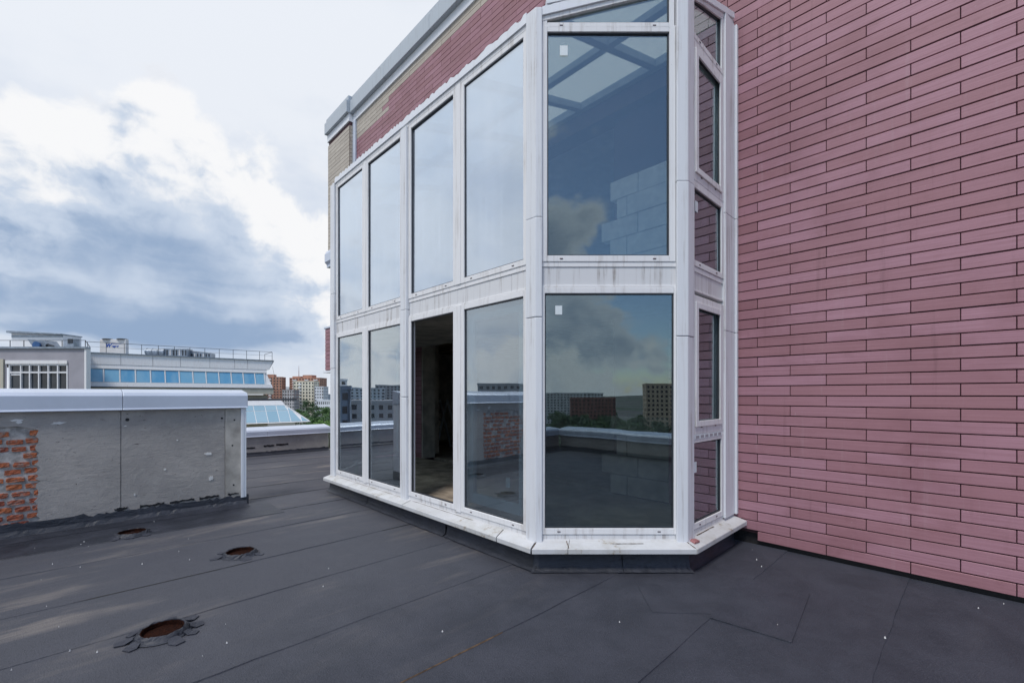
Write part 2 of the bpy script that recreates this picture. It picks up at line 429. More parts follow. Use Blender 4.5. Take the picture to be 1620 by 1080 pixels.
# bitumen sheets, laid across the terrace, each lapping over the next
edges = [-6.2, -5.1, -4.15, -3.2, -2.3, -1.42, -.51, .38, 1.18, 2.10, 2.95, 3.96, 4.80, 5.75, 6.7, 7.65, 8.6, 9.55, 10.45, 11.05]
for i in range(len(edges) - 1):
    a, b = edges[i], edges[i + 1] + .07
    mb = MB(); ny = 40; vs_, fs_ = [], []
    rr = random.Random(i)
    for j in range(ny + 1):
        q = T_MAX * j / ny
        wob = .010 * math.sin(q * 1.7 + i) + rr.uniform(-.005, .005)
        zz = .0035 * math.sin(q * 2.1 + i * 1.3)
        e0 = a + wob
        vs_ += [(e0, q, -.003), (e0 + .004, q, .0052 + max(0, zz) * .9), (e0 + .10, q, .0055), ((a + b) / 2, q, .003), (b, q, .0003)]
    for j in range(ny):
        for k in range(4): fs_.append((j * 5 + k, j * 5 + k + 1, (j + 1) * 5 + k + 1, (j + 1) * 5 + k))
    mb.add(vs_, fs_)
    me = mb.mesh('roofing_sheet'); o = obj('roofing_sheet', me, 'membrane', terr)
    o.data.flip_normals() if o.data.polygons[3].normal.z < 0 else None
# patches of sheet in front of the bay
for pi_, (s0, s1, q0, q1, rz) in enumerate(((-.55, .05, 1.55, 2.0, .75), (-.95, -.45, 1.0, 1.9, .1))):
    mb = MB(); c = Vector(((s0 + s1) / 2, (q0 + q1) / 2)); h = (s1 - s0) / 2; l = (q1 - q0) / 2
    pts = []
    for (x, y) in ((-h, -l), (h, -l), (h, l), (-h, l)):
        pts.append((c.x + x * math.cos(rz) - y * math.sin(rz), c.y + x * math.sin(rz) + y * math.cos(rz)))
    mb.prism([(x, y, .004) for x, y in pts], [(x, y, .0082 + .0025 * pi_) for x, y in pts]); obj('roofing_patch', mb.mesh('p'), 'membrane', terr)
obj('apron_sheet', MB().prism([(4.62, 3.15, .003), (5.47, 3.15, .003), (5.47, 7.5, .003), (4.66, 7.5, .003)], [(4.625, 3.155, .0085), (5.47, 3.155, .0085), (5.47, 7.5, .0085), (4.665, 7.5, .0085)]).mesh('apron_sheet'), 'membrane_upstand', terr)
# bitumen bled from the laps, and dirt caught along two of them
def seam_strip(name, i, q0, q1, wmin, wmax, m, seed, z=.0068):
    mb = MB(); k = int((q1 - q0) / .03); rr = random.Random(seed); L, Rr = [], []; wv = wmin
    for j in range(k + 1):
        q = q0 + (q1 - q0) * j / k; wv += rr.uniform(-1, 1) * (wmax - wmin) * .35; wv = min(wmax, max(wmin, wv))
        en = min(1, (j + .2) / 4, (k - j + .2) / 4)
        wb = .010 * math.sin(q * 1.7 + i)
        L.append((edges[i] + wb - wv * en, q, .0022)); Rr.append((edges[i] + wb + wv * .5 * en + .003, q, z))
    mb.add(L + Rr, [(j, j + 1, k + 2 + j, k + 1 + j) for j in range(k)])
    obj(name, mb.mesh(name), m, terr)
r9 = random.Random(91)
for i in range(4, 15):
    q = .6
    while q < 7.2:
        ln = r9.uniform(.5, 2.2)
        if r9.random() < .28: seam_strip('bitumen_bleed', i, q, min(7.4, q + ln), .001, r9.uniform(.003, .011), 'bitumen_drip', i * 7 + int(q * 10))
        q += ln + r9.uniform(.05, .5)
seam_strip('dirt_line', 7, 3.1, 4.5, .0005, .003, 'rust_dirt', 5, .0078); seam_strip('dirt_line', 6, 3.1, 3.8, .0005, .004, 'rust_dirt', 6, .0078)

# ------------------------------------------------------------------ tiled building
bld = Thing('tiled_building', 'tall building wall clad in long mauve red tiles beside the glazed bay', 'building', (0, 0, 0))
RH, Z0, TL = .1015, .05, .60
OP0, OP1 = 1.62, 6.2
core = MB()
core.box(S_MIN - .3, .75, -.30, -.008, .12, 8.66)
core.box(OP1, 10.35, -.30, -.008, -.05, 5.14)
core.box(OP1, 10.35, -.30, -.008, 5.14, 8.66)
core.box(.75, OP1, -.30, -.008, 5.35, 8.66)
core.box(.75, 1.62, -.30, -.15, -.05, 5.35)
core.box(OP0, OP1, -.30, -.01, 2.72, 3.05)
bld.part('wall', core, 'tile_joint')
bld.part('wall_foot', MB().box(S_MIN - .3, .75, -.30, -.05, -.05, .12), 'bitumen_drip')
tile_meshes = {}
def tile_mesh(w):
    w = round(w, 3)
    if w not in tile_meshes:
        me = MB().box(0, w, -.012, .012, 0, RH - .010).mesh('tile')
        bm = bmesh.new(); bm.from_mesh(me); bmesh.ops.bevel(bm, geom=[e for e in bm.edges], offset=.0022, segments=1, affect='EDGES'); bm.to_mesh(me); bm.free()
        me.materials.append(MATS['red_tile']); tile_meshes[w] = me
    return tile_meshes[w]
def tiles_in_row(j, s0, s1):
    off = -.233 if j % 2 == 0 else .067
    k = math.floor((s0 - off) / TL)
    while True:
        a, b = off + k * TL, off + (k + 1) * TL
        k += 1
        if a >= s1: return
        a2, b2 = max(a, s0), min(b, s1)
        if b2 - a2 > .05: yield a2 + .003, b2 - .003
single = 0; field = MB(); beige = MB()
rr = random.Random(3)
def fbox(mb, a, b, z, y0=-.012, y1=.012):
    y1 += rr.uniform(-.0015, .0015)
    mb.box(a, b, y0, y1, z, z + RH - .010)
for j in range(0, 85):
    z = Z0 + j * RH
    if z > 8.60: break
    be = z > 8.39
    # right of the bay
    lo = -.24 if j == 0 else 0.0
    for a, b in tiles_in_row(j, S_MIN - .3, -.22 if j == 0 else .75 if z < 5.55 else 9.38):
        if be: fbox(beige, a, b, z); continue
        if z > 8.15 and a > 7.4: fbox(beige, a, b, z); continue
        if b < .08 and a > -2.75 and single < 300 and z < 6.2:
            o = obj('tile', tile_mesh(b - a), 'red_tile', bld.e); single += 1
            o.location = (a, rr.uniform(-.0028, .0028), z); o.rotation_euler = (rr.uniform(-.014, .014), 0, rr.uniform(-.003, .003))
        else: fbox(field, a, b, z)
    # beyond the opening, behind the bay
    if z < 5.55:
        for a, b in tiles_in_row(j, OP1, 10.34 if z < 5.05 else 9.38): fbox(field, a, b, z)
bld.part('red_tile_cladding', field, 'red_tile_field', kind='stuff')
# projecting corner pier in beige tiles
pier = MB(); pier.box(9.39, 10.76, -.25, .115, 5.62, 8.66); bld.part('corner_pier', pier, 'tile_joint')
for j in range(60, 90):
    z = 5.62 + (j - 60) * RH
    if z > 8.56: break
    for a, b in tiles_in_row(j, 9.40, 10.78): fbox(beige, a, b, z, .11, .135)
    fbox(beige, 10.76, 10.785, z, -.2, .112); fbox(beige, 9.372, 9.395, z, .02, .112)
bld.part('beige_tile_cladding', beige, 'beige_tile_field', kind='stuff')
bld.part('corner_strip', MB().box(9.22, 9.368, .014, .06, 5.2, 8.66), 'coping_metal', bevel=.006)
# roof edge: fascia, box coping, seams
bld.part('fascia', MB().box(S_MIN - .3, 9.38, -.25, .045, 8.665, 8.865), 'coping_edge', bevel=.006)
bld.part('fascia', MB().box(9.385, 10.80, -.25, .150, 8.665, 8.865), 'coping_edge', bevel=.006)
cop = MB()
def coping_profile(mb, s0, s1, y, z):
    pr = [(-.35, z), (y, z), (y, z + .30), (y - .05, z + .33), (y - .05, z + .44), (-.35, z + .47)]
    mb.prism([(s0, a, b) for a, b in pr], [(s1, a, b) for a, b in pr])
xs = [S_MIN - .3, -4.0, -1.5, 1.0, 3.5, 5.72, 7.6, 9.36]
for i in range(len(xs) - 1):
    c = MB(); coping_profile(c, xs[i] + .004, xs[i + 1] - .004, .135, 8.867 + .0015 * (i % 2)); bld.part('coping', c, 'grey_fascia', bevel=.006)
c = MB(); coping_profile(c, 9.368, 10.82, .22, 8.868); bld.part('coping', c, 'grey_fascia', bevel=.006)
# cornice under the pier and the red balcony front beyond
cn = MB(); pr = [(-.25, 5.16), (.14, 5.16), (.14, 5.24), (.20, 5.30), (.20, 5.52), (.15, 5.615), (-.25, 5.615)]
cn.prism([(9.39, a, b) for a, b in pr], [(10.86, a, b) for a, b in pr]); bld.part('cornice', cn, 'coping_metal', bevel=.005)
bal = MB(); bal.box(9.6, 10.83, -.3, .17, 2.25, 3.42); bld.part('balcony_front', bal, 'tile_joint')
bt = MB()
for j in range(11): 
    for a, b in ((9.6, 10.2), (10.206, 10.85)) if j % 2 else ((9.6, 9.9), (9.906, 10.5), (10.506, 10.85)): bt.box(a, b, .165, .185, 2.27 + j * .1045, 2.365 + j * .1045)
    bt.box(10.835, 10.85, -.3, .164, 2.27 + j * .1045, 2.365 + j * .1045)
bld.part('balcony_tiles', bt, 'red_tile_field', kind='stuff')
bld.part('balcony_cap', MB().box(9.6, 10.89, -.3, .21, 3.425, 3.475), 'coping_metal', bevel=.004)
bld.part('balcony_foot', MB().box(9.6, 10.91, -.3, .22, 2.19, 2.245), 'coping_edge', bevel=.004)

# shell of rooms behind the opening
DEP = -6.8
rm = MB(); rm.box(.75, 9.0, DEP, -.305, .10, .24); bld.part('room_floor', rm, 'dusty_floor')
rm = MB(); rm.box(.75, 9.0, DEP, -.305, 2.80, 3.05); bld.part('storey_slab', rm, 'concrete_raw')
rm = MB(); rm.box(.75, 9.0, DEP, -.305, 5.45, 5.7); bld.part('upper_ceiling', rm, 'concrete_raw')
rm = MB(); rm.box(.45, .745, DEP, -.305, .0, 5.7); bld.part('room_side_wall', rm, 'concrete_raw')
rm = MB(); rm.box(9.005, 9.3, DEP, -.305, .0, 5.7); bld.part('room_side_wall', rm, 'concrete_raw')
rm = MB(); rm.box(.45, 9.3, DEP - .3, DEP - .005, .0, 5.7); bld.part('room_back_wall', rm, 'concrete_raw')
rm = MB(); rm.box(.45, 9.3, DEP - .3, -.31, 5.72, 8.6); bld.part('roof_core', rm, 'concrete_raw')
for k in range(9):
    bld.part('ceiling_board', MB().box(2.0 + k * .78, 2.42 + k * .78, -5.9, -.5, 2.735, 2.775), 'ceiling_board')
for (a, b_) in ((6.60, -.50), (3.4, -3.9), (8.2, -2.6)):
    bld.part('column', MB().box(a, a + .22, b_ - .22, b_, .245, 2.73), 'concrete_raw', bevel=.01)
bld.part('opening_reveal', MB().box(6.165, 6.198, -.31, -.002, .245, 2.71), 'concrete_raw'); bld.part('opening_reveal', MB().box(6.165, 6.198, -.31, -.002, 3.06, 5.34), 'concrete_raw')
# aerated blocks left bare between the tiles and the opening
for j in range(16):
    z = .26 + j * .262
    if 1.2 < z < 2.95: continue
    rowoff = 0 if j % 2 else -.22
    x = .76
    cuts = [.76, 1.18 + (.0 if j % 2 else .16), 1.60 + (.14 if j % 3 == 1 else -.10 if j % 3 == 2 else 0)]
    for a, b in zip(cuts, cuts[1:]):
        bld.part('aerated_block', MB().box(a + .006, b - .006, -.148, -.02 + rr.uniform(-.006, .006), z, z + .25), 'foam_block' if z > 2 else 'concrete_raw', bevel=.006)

# ------------------------------------------------------------------ glazed bay
bay = Thing('glazed_bay', 'two-storey white framed glazed bay with tinted panes built against the tiled wall', 'bay window', (3.18, 1.1, 0))
A3, A2, A1, B0, B5, B6 = (0, 0), (0, 1.218), (.9226, 2.168), (5.433, 2.168), (6.70, .863), (6.70, 0)
class Facet:
    def __init__(s, a, b):
        s.a = Vector(a); d = Vector(b) - s.a; s.L = d.length; s.e = d / s.L; s.n = Vector((-s.e.y, s.e.x))
    def p(s, a, d, z): v = s.a + s.e * a + s.n * d; return (v.x, v.y, z)
    def box(s, mb, a0, a1, d0, d1, z0, z1):
        lo = [s.p(a0, d0, z0), s.p(a1, d0, z0), s.p(a1, d1, z0), s.p(a0, d1, z0)]
        mb.prism(lo, [(x, y, z1) for x, y, z in lo]); return mb
    def poly(s, mb, pts, d0, d1):
        mb.prism([s.p(a, d0, z) for a, z in pts], [s.p(a, d1, z) for a, z in pts]); return mb
F1, F2, F3, F4, F5 = Facet(A1, B0), Facet(A2, A1), Facet(A3, A2), Facet(B0, B5), Facet(B5, B6)
corners = [A3, A2, A1, B0, B5, B6]
fac5 = [F3, F2, F1, F4, F5]
def offs(i, dd):     # mitred point at corner i offset outwards by dd
    if i == 0: return Vector(A3) + F3.n * dd
    if i == 5: return Vector(B6) + F5.n * dd
    n1, n2 = fac5[i - 1].n, fac5[i].n; b_ = (n1 + n2).normalized(); return Vector(corners[i]) + b_ * dd / b_.dot(n1)
def zr(q): return 4.954 + (2.168 - q) * .300          # underside of the roof edge
PR = random.Random(17)
def window(f, a0, a1, z0, z1, fw=.055, pane='window_glass', sash=False, sticker=None, topz=None, open_=False, dp=(-.055, .012)):
    """frame of four members, pane as its child; (a0..a1, z0..z1) is the clear glass"""
    mb = MB(); za = zb = z1
    if topz: za, zb = topz
    f.box(mb, a0 - fw, a0, dp[0], dp[1], z0 - fw, (za if topz else z1 + fw) + (0 if not topz else fw))
    f.box(mb, a1, a1 + fw, dp[0], dp[1], z0 - fw, (zb if topz else z1 + fw) + (0 if not topz else fw))
    f.box(mb, a0 + .0005, a1 - .0005, dp[0], dp[1] - .0005, z0 - fw, z0)
    f.poly(mb, [(a0 + .0005, za), (a1 - .0005, zb), (a1 - .0005, zb + fw - .001), (a0 + .0005, za + fw - .001)], dp[0], dp[1] - .0005)
    wobj = bay.part('window', mb, 'white_frame', bevel=.004)
    # rubber gasket
    gk = MB(); g_ = .010
    f.box(gk, a0, a0 + g_, -.026, -.002, z0, za); f.box(gk, a1 - g_, a1, -.026, -.002, z0, zb)
    f.box(gk, a0 + g_, a1 - g_, -.026, -.002, z0, z0 + g_)
    f.poly(gk, [(a0 + g_, za - g_), (a1 - g_, zb - g_), (a1 - g_, zb), (a0 + g_, za)], -.026, -.002)
    bay.part('gasket', gk, 'dark_metal', wobj)
    if not open_:
        pm = MB(); jt = [PR.uniform(-.0035, .0035) for _ in range(3)]
        cr = [(a0 + .002, z0 + .002, jt[0]), (a1 - .002, z0 + .002, jt[1]), (a1 - .002, zb - .002, jt[1] + jt[2]), (a0 + .002, za - .002, jt[0] + jt[2])]
        pm.prism([f.p(a, -.022 + j_, z) for a, z, j_ in cr], [f.p(a, -.014 + j_, z) for a, z, j_ in cr])
        bay.part('pane', pm, pane, wobj)
    if sash:
        sm = MB(); w_ = .055
        f.box(sm, a0 - .02, a0 + w_ - .02, .012, .028, z0 - .02, z1 + .02); f.box(sm, a1 - w_ + .02, a1 + .02, .012, .028, z0 - .02, z1 + .02)
        f.box(sm, a0 + w_ - .02, a1 - w_ + .02, .012, .0275, z0 - .02, z0 + w_ - .02); f.box(sm, a0 + w_ - .02, a1 - w_ + .02, .012, .0275, z1 - w_ + .02, z1 + .02)
        bay.part('sash', sm, 'white_frame', wobj, bevel=.004)
    if sticker:
        sa, sz, sw, sh = sticker
        st = MB(); f.box(st, sa, sa + sw, -.008, -.0065, sz, sz + sh); bay.part('sticker', st, 'sticker', wobj)
    # drainage caps on the bottom rail
    for aa in (a0 + .12, a1 - .14):
        dc = MB(); f.box(dc, aa, aa + .028, dp[1], dp[1] + .004, z0 - .032, z0 - .025); bay.part('drain_slot', dc, 'tile_joint', wobj)
    return wobj
o1 = A1[0]
G = [(1.089, 1.976), (2.167, 3.04), (3.298, 4.19), (4.368, 5.235)]
ZL0, ZL1, ZU0, ZU1 = .378, 2.488, 2.826, 4.878
for i, (a, b) in enumerate(G):
    window(F1, a - o1, b - o1, ZU0, ZU1, pane='dusty_glass')
    window(F1, a - o1, b - o1, ZL0, ZL1, open_=(i == 1), pane='hazy_glass')
# near chamfered facet
wu = window(F2, .14, 1.235, ZU0, 4.83, sticker=(1.05, 4.63, .07, .09))
wl = window(F2, .099, 1.257, ZL0 + .004, ZL1, sticker=(1.10, 2.30, .062, .08))
# sloping light above the transom
window(F2, .14, 1.235, 4.915, 5.0, fw=.045, topz=(4.954 + .2145 * 1.184 - .005, 4.954 + .2145 * .089 + .005), dp=(-.05, .010))
# near return facet
L3 = F3.L
window(F3, .386, 1.045, 4.93, 5.2, fw=.05, topz=(zr(.386) - .05, zr(1.045) - .05))
window(F3, .42, 1.010, 3.66, 4.77, fw=.088, sash=True, sticker=(.90, 4.50, .06, .11))
window(F3, .386, 1.045, 2.83, 3.50, sticker=(.92, 3.30, .06, .10))
window(F3, .42, 1.010, 1.30, 2.42, fw=.088, sash=True, sticker=(.90, 2.20, .06, .10))
window(F3, .386, 1.045, .385, 1.13, sticker=(.95, .85, .06, .10))
tp = MB(); F3.box(tp, .39, 1.06, .0125, .016, 1.165, 1.205); bay.part('tape_strip', tp, 'sticker')
for k in range(6): bay.part('tape_print', F3.box(MB(), .42 + k * .105, .49 + k * .105, .0162, .017, 1.172, 1.198), 'clad_lilac')
# far facets, seen only through the glass
for f in (F4, F5):
    window(f, .12, f.L - .12, ZU0, ZU1 - .1, pane='window_glass'); window(f, .12, f.L - .12, ZL0, ZL1)
# filler pieces round the windows: rails, spandrel panels
def spandrel(f, a0, a1, seams=()):
    mb = MB(); f.box(mb, a0, a1, -.05, .004, 2.726, 2.771); bay.part('rail', mb, 'white_frame', bevel=.003)
    mb = MB(); f.box(mb, a0, a1, -.05, .006, 2.5435, 2.562); bay.part('rail', mb, 'white_frame', bevel=.003)
    xs = [a0] + list(seams) + [a1]
    for x0, x1 in zip(xs, xs[1:]):
        mb = MB(); f.box(mb, x0 + .0015, x1 - .0015, -.05, -.004, 2.563, 2.725); bay.part('spandrel_panel', mb, 'panel_white', bevel=.002)
spandrel(F1, .13, 2.17, (.34, 1.02, 1.18)); spandrel(F1, 2.33, 4.40, (3.12, 4.16)); spandrel(F2, .05, 1.30); spandrel(F3, .33, 1.10)
mb = MB(); ring = [offs(i, -.065) for i in range(6)]; mb.prism([(v.x, max(v.y, -.005), 2.575) for v in ring], [(v.x, max(v.y, -.005), 2.70) for v in ring]); bay.part('bay_slab', mb, 'concrete_raw')
spandrel(F4, .1, F4.L - .1); spandrel(F5, .1, F5.L - .1)
mb = MB(); F2.box(mb, .085, 1.29, -.05, .0115, 4.886, 4.869); bay.part('transom', mb, 'white_frame')
mb = MB(); F3.box(mb, .335, 1.095, -.05, .008, 4.826, 4.879); bay.part('transom', mb, 'white_frame')
mb = MB(); F3.box(mb, .335, 1.095, -.05, .008, 3.556, 3.604); bay.part('transom', mb, 'white_frame')
mb = MB(); F3.box(mb, .335, 1.095, -.05, .008, 1.186, 1.244); bay.part('transom', mb, 'white_frame')
# mullion covers on the long front
for (a, b) in ((G[0][1], G[1][0]), (G[2][1], G[3][0])):
    for (z0, z1) in ((.31, 2.545), (2.77, 4.94)):
        mb = MB(); F1.box(mb, a - o1 + .0555, b - o1 - .0555, -.05, .016, z0, z1); bay.part('mullion', mb, 'white_frame', bevel=.004)
# flat cover posts, each in lengths with a visible seam
def post_flat(f, a0, a1, zs, d=.042):
    for z0, z1 in zip(zs, zs[1:]):
        mb = MB(); f.poly(mb, [(a0, z0 + .0015), (a1, z0 + .0015), (a1, z1 - .0015), (a0, z1 - .0015)], -.06, d if z0 != zs[1] else d + .003)
        bay.part('post_cover', mb, 'white_cover', bevel=.008)
m0 = (G[1][1] + G[2][0]) / 2 - o1
post_flat(F1, m0 - .070, m0 + .070, (.24, 1.55, 2.64, 4.93))
def corner_post(fa, fb, la, lb, zs, d=.040):
    """fb ends where fa starts: cover folded round the corner"""
    for k, (z0, z1) in enumerate(zip(zs, zs[1:])):
        dd = d + (.003 if k == 1 else 0)
        c = fa.a; bis = (fa.n + fb.n).normalized(); mit = dd / bis.dot(fa.n)
        cin = c - bis * .07
        pts = [fa.p(la, dd, 0), (c.x + bis.x * mit, c.y + bis.y * mit, 0), fb.p(fb.L - lb, dd, 0), fb.p(fb.L - lb, -.06, 0), (cin.x, cin.y, 0), fa.p(la, -.06, 0)]
        mb = MB(); mb.prism([(x, y, z0 + .0015) for x, y, z in pts], [(x, y, z1 - .0015) for x, y, z in pts])
        bay.part('post_cover', mb, 'white_cover', bevel=.007)
corner_post(F1, F2, .105, .042, (.24, 2.27, 3.16, 5.03))
corner_post(F2, F3, .083, .115, (.24, 2.10, 3.48, 5.36))
corner_post(F4, F1, .04, .130, (.24, 2.0, 3.2, 4.97)); corner_post(F5, F4, .06, .06, (.24, 2.0, 5.2))
# wall post of the near return
for z0, z1 in ((.30, 2.24), (2.243, 3.46), (3.463, 5.545)):
    mb = MB(); F3.box(mb, .006, .330, -.05, .030, z0, z1); bay.part('post_cover', mb, 'white_cover', bevel=.006)
    mb = MB(); F3.box(mb, .030, .075, .0305, .052, z0, z1); bay.part('post_cover', mb, 'white_cover', bevel=.005)
mb = MB(); F5.box(mb, F5.L - .3, F5.L - .006, -.05, .03, .3, 5.5); bay.part('post_cover', mb, 'white_cover')
# roof edge flashing with a ragged foam-and-plaster top
def flashing(f, a0, a1, qa, qb, d=.03, h=.09, rag=.018, seed=1):
    r2 = random.Random(seed); k = max(4, int((a1 - a0) / .035)); top = []
    for i in range(k + 1):
        u_ = i / k; top.append((a0 + (a1 - a0) * u_, zr(qa + (qb - qa) * u_) + h + r2.uniform(-rag, rag)))
    for (lo_off, dd) in ((.012, d),):
        mb = MB(); nn = len(top)
        fr = [f.p(a, dd, z) for a, z in top] + [f.p(a, dd, zr(qa + (qb - qa) * ((a - a0) / (a1 - a0))) + lo_off) for a, z in top]
        bk = [f.p(a, -.05, z - .01) for a, z in top] + [f.p(a, -.05, zr(qa + (qb - qa) * ((a - a0) / (a1 - a0))) + lo_off) for a, z in top]
        fc = []
        for i in range(nn - 1):
            fc += [(i, i + 1, nn + i + 1, nn + i), (2 * nn + i, 3 * nn + i, 3 * nn + i + 1, 2 * nn + i + 1), (i, 2 * nn + i, 2 * nn + i + 1, i + 1), (nn + i, nn + i + 1, 3 * nn + i + 1, 3 * nn + i)]
        fc += [(0, nn, 3 * nn, 2 * nn), (nn - 1, 3 * nn - 1, 4 * nn - 1, 2 * nn - 1)]
        mb.add(fr + bk, fc)
        bay.part('roof_flashing', mb, 'coping_edge')
    # head member under it
    mb = MB(); f.poly(mb, [(a0, zr(qa) - .03), (a1, zr(qb) - .03), (a1, zr(qb) + .010), (a0, zr(qa) + .010)], -.06, .014); bay.part('head_member', mb, 'white_frame', bevel=.003)
flashing(F1, .11, F1.L - .13, 2.168, 2.168, seed=2)
flashing(F2, .085, F2.L - .043, 1.218, 2.168, h=.085, rag=.006, seed=3)
flashing(F3, .08, F3.L - .116, 0, 1.218, h=.075, rag=.002, seed=4)
flashing(F4, .05, F4.L - .06, 2.168, .863, seed=5); flashing(F5, .07, F5.L - .05, .863, 0, seed=6)
# lean-to roof: rafters, purlins, panes
def rb(a, b, w_, h_): return MB().bar((a[0], a[1], a[2]), (b[0], b[1], b[2]), w_, h_)
def zro(q): return zr(q) + .045
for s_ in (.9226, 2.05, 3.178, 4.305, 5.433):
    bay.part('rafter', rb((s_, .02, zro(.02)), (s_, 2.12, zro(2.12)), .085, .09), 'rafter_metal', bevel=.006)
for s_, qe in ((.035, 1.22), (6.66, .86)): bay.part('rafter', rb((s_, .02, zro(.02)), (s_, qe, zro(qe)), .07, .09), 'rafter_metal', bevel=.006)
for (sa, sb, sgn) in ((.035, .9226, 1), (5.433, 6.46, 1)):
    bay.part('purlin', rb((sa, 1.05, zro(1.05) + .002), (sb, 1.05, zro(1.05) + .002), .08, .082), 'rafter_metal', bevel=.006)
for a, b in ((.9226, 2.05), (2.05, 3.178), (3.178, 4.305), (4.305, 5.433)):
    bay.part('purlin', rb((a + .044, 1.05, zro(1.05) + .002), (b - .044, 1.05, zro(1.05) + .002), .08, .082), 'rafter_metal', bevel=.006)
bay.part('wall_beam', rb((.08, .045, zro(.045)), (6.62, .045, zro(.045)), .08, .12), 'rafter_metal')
def rpane(pts): 
    mb = MB(); mb.prism([(a, b, zro(b) + .048) for a, b in pts], [(a, b, zro(b) + .058) for a, b in pts]); bay.part('roof_pane', mb, 'milky_glass')
for a, b in ((.9226, 2.05), (2.05, 3.178), (3.178, 4.305), (4.305, 5.433)):
    rpane([(a + .01, .03), (b - .01, .03), (b - .01, 1.04), (a + .01, 1.04)]); rpane([(a + .01, 1.06), (b - .01, 1.06), (b - .01, 2.13), (a + .01, 2.13)])
rpane([(.01, .03), (.9126, .03), (.9126, 1.04), (.01, 1.04)]); rpane([(.01, 1.06), (.9126, 1.06), (.9126, 2.10), (.03, 1.24)])
rpane([(5.443, .03), (6.68, .03), (6.68, .86), (6.50, 1.04), (5.443, 1.04)]); rpane([(5.443, 1.06), (6.47, 1.06), (5.50, 2.07), (5.443, 2.10)])
# roof rim bar rising from the corner
bay.part('roof_rim', MB().bar((.86, 2.12, 5.075), (.06, 1.24, 5.36), .05, .03), 'coping_edge')
# sill flashing: sloping tray with a folded lip, in lengths
def sill_piece(i, u0, u1):
    ds = [(.0, .288), (.012, .274), (.135, .243), (.141, .238), (.141, .197), (.128, .193), (.128, .21), (-.02, .235)]
    f = fac5[i]
    def ring(u_):
        out = []
        for dd, z in ds:
            a, b = offs(i, dd), offs(i + 1, dd); v = a.lerp(b, u_); out.append((v.x, v.y, z))
        return out
    mb = MB(); mb.prism(ring(u0), ring(u1)); bay.part('sill_flashing', mb, 'sill_metal', bevel=.003)
for i, cuts in ((0, (.03, .9985)), (1, (.0015, .78, .9985)), (2, (.0015, .098, .468, .80, .9985)), (3, (.0015, .9985)), (4, (.0015, .97))):
    for u0, u1 in zip(cuts, cuts[1:]): sill_piece(i, u0 + .0012, u1 - .0012)
for f_, a0_, a1_ in ((F1, .108, m0 - .072), (F1, m0 + .072, F1.L - .132), (F2, .085, F2.L - .044), (F3, .332, F3.L - .117)):
    bay.part('sub_sill', f_.box(MB(), a0_, a1_, -.05, .003, .27, .3225), 'panel_white', bevel=.003)
# rusty dirt in the sill joints and by the foot of the frames
def dirt(i, u0, u1, d0, d1, wd, seed):
    r2 = random.Random(seed); f = fac5[i]; k = 14; L, Q = [], []
    for j in range(k + 1):
        x = j / k; uu = u0 + (u1 - u0) * x; dd = d0 + (d1 - d0) * x
        z = (.274 + (.243 - .274) * max(0, (dd - .012)) / .123 if dd > .012 else .289) + .0016
        v = offs(i, dd).lerp(offs(i + 1, dd), uu)
        tv = (f.e * (d1 - d0 != 0 and abs(d1 - d0) > .06 and 1 or 0) + f.n * (abs(d1 - d0) <= .06 and 1 or 0))
        h = wd * r2.uniform(.25, 1)
        L.append((v.x - tv.x * h, v.y - tv.y * h, z)); Q.append((v.x + tv.x * h, v.y + tv.y * h, z + .0005))
    mb = MB(); mb.add(L + Q, [(j, j + 1, k + 2 + j, k + 1 + j) for j in range(k)]); bay.part('dirt_mark', mb, 'rust_dirt')
dirt(1, .80, .775, .02, .132, .006, 1); dirt(1, .997, .997, .03, .13, .007, 2); dirt(1, .006, .006, .03, .13, .007, 3)
dirt(2, .098, .098, .02, .13, .004, 4); dirt(2, .468, .468, .02, .13, .0025, 5)
dirt(0, .50, .82, .016, .018, .012, 6); dirt(2, .2, .46, .015, .017, .006, 8); dirt(2, .5, .93, .015, .016, .005, 9); dirt(1, .3, .5, .06, .062, .010, 10)
# curb of membrane under the sill
cb = MB()
ring = [offs(i, -.03) for i in range(6)]; ring2 = [offs(i, .005) for i in range(6)]
cb.prism([(v.x, v.y, -.004) for v in ring2] , [(v.x, v.y, .228) for v in ring]); bay.part('curb', cb, 'membrane_upstand')
for (i, u0, u1) in ((1, .43, 1.02), (1, -.02, .425), (2, .0, .30), (2, .305, .72), (2, .725, 1.02), (0, .1, 1.0)):
    a0, a1 = offs(i, .011).lerp(offs(i + 1, .011), u0), offs(i, .011).lerp(offs(i + 1, .011), u1)
    b0, b1 = offs(i, .075).lerp(offs(i + 1, .075), u0), offs(i, .075).lerp(offs(i + 1, .075), u1)
    k = 24; r2 = random.Random(i * 31 + int(u0 * 100)); rows = []
    for (pa, pb, z) in ((a0, a1, .226), (a0.lerp(b0, .04), a1.lerp(b1, .04), .11), (a0.lerp(b0, .22), a1.lerp(b1, .22), .035), (b0, b1, .0115)):
        rows.append([(pa.lerp(pb, j / k).x + r2.uniform(-.003, .003), pa.lerp(pb, j / k).y + r2.uniform(-.003, .003), z + (r2.uniform(-.006, .006) if .02 < z < .2 else r2.uniform(0, .002))) for j in range(k + 1)])
    mb = MB(); mb.add([v for r_ in rows for v in r_], [(a * (k + 1) + j, a * (k + 1) + j + 1, (a + 1) * (k + 1) + j + 1, (a + 1) * (k + 1) + j) for a in range(3) for j in range(k)])
    o = bay.part('membrane_skirt', mb, 'membrane_upstand')
    for p_ in o.data.polygons: p_.use_smooth = True
# floor of the bay
fl = MB(); ring = [offs(i, -.075) for i in range(6)]; fl.prism([(v.x, max(v.y, -.30), .05) for v in ring], [(v.x, max(v.y, -.30), .255) for v in ring]); bay.part('bay_floor', fl, 'dusty_floor')
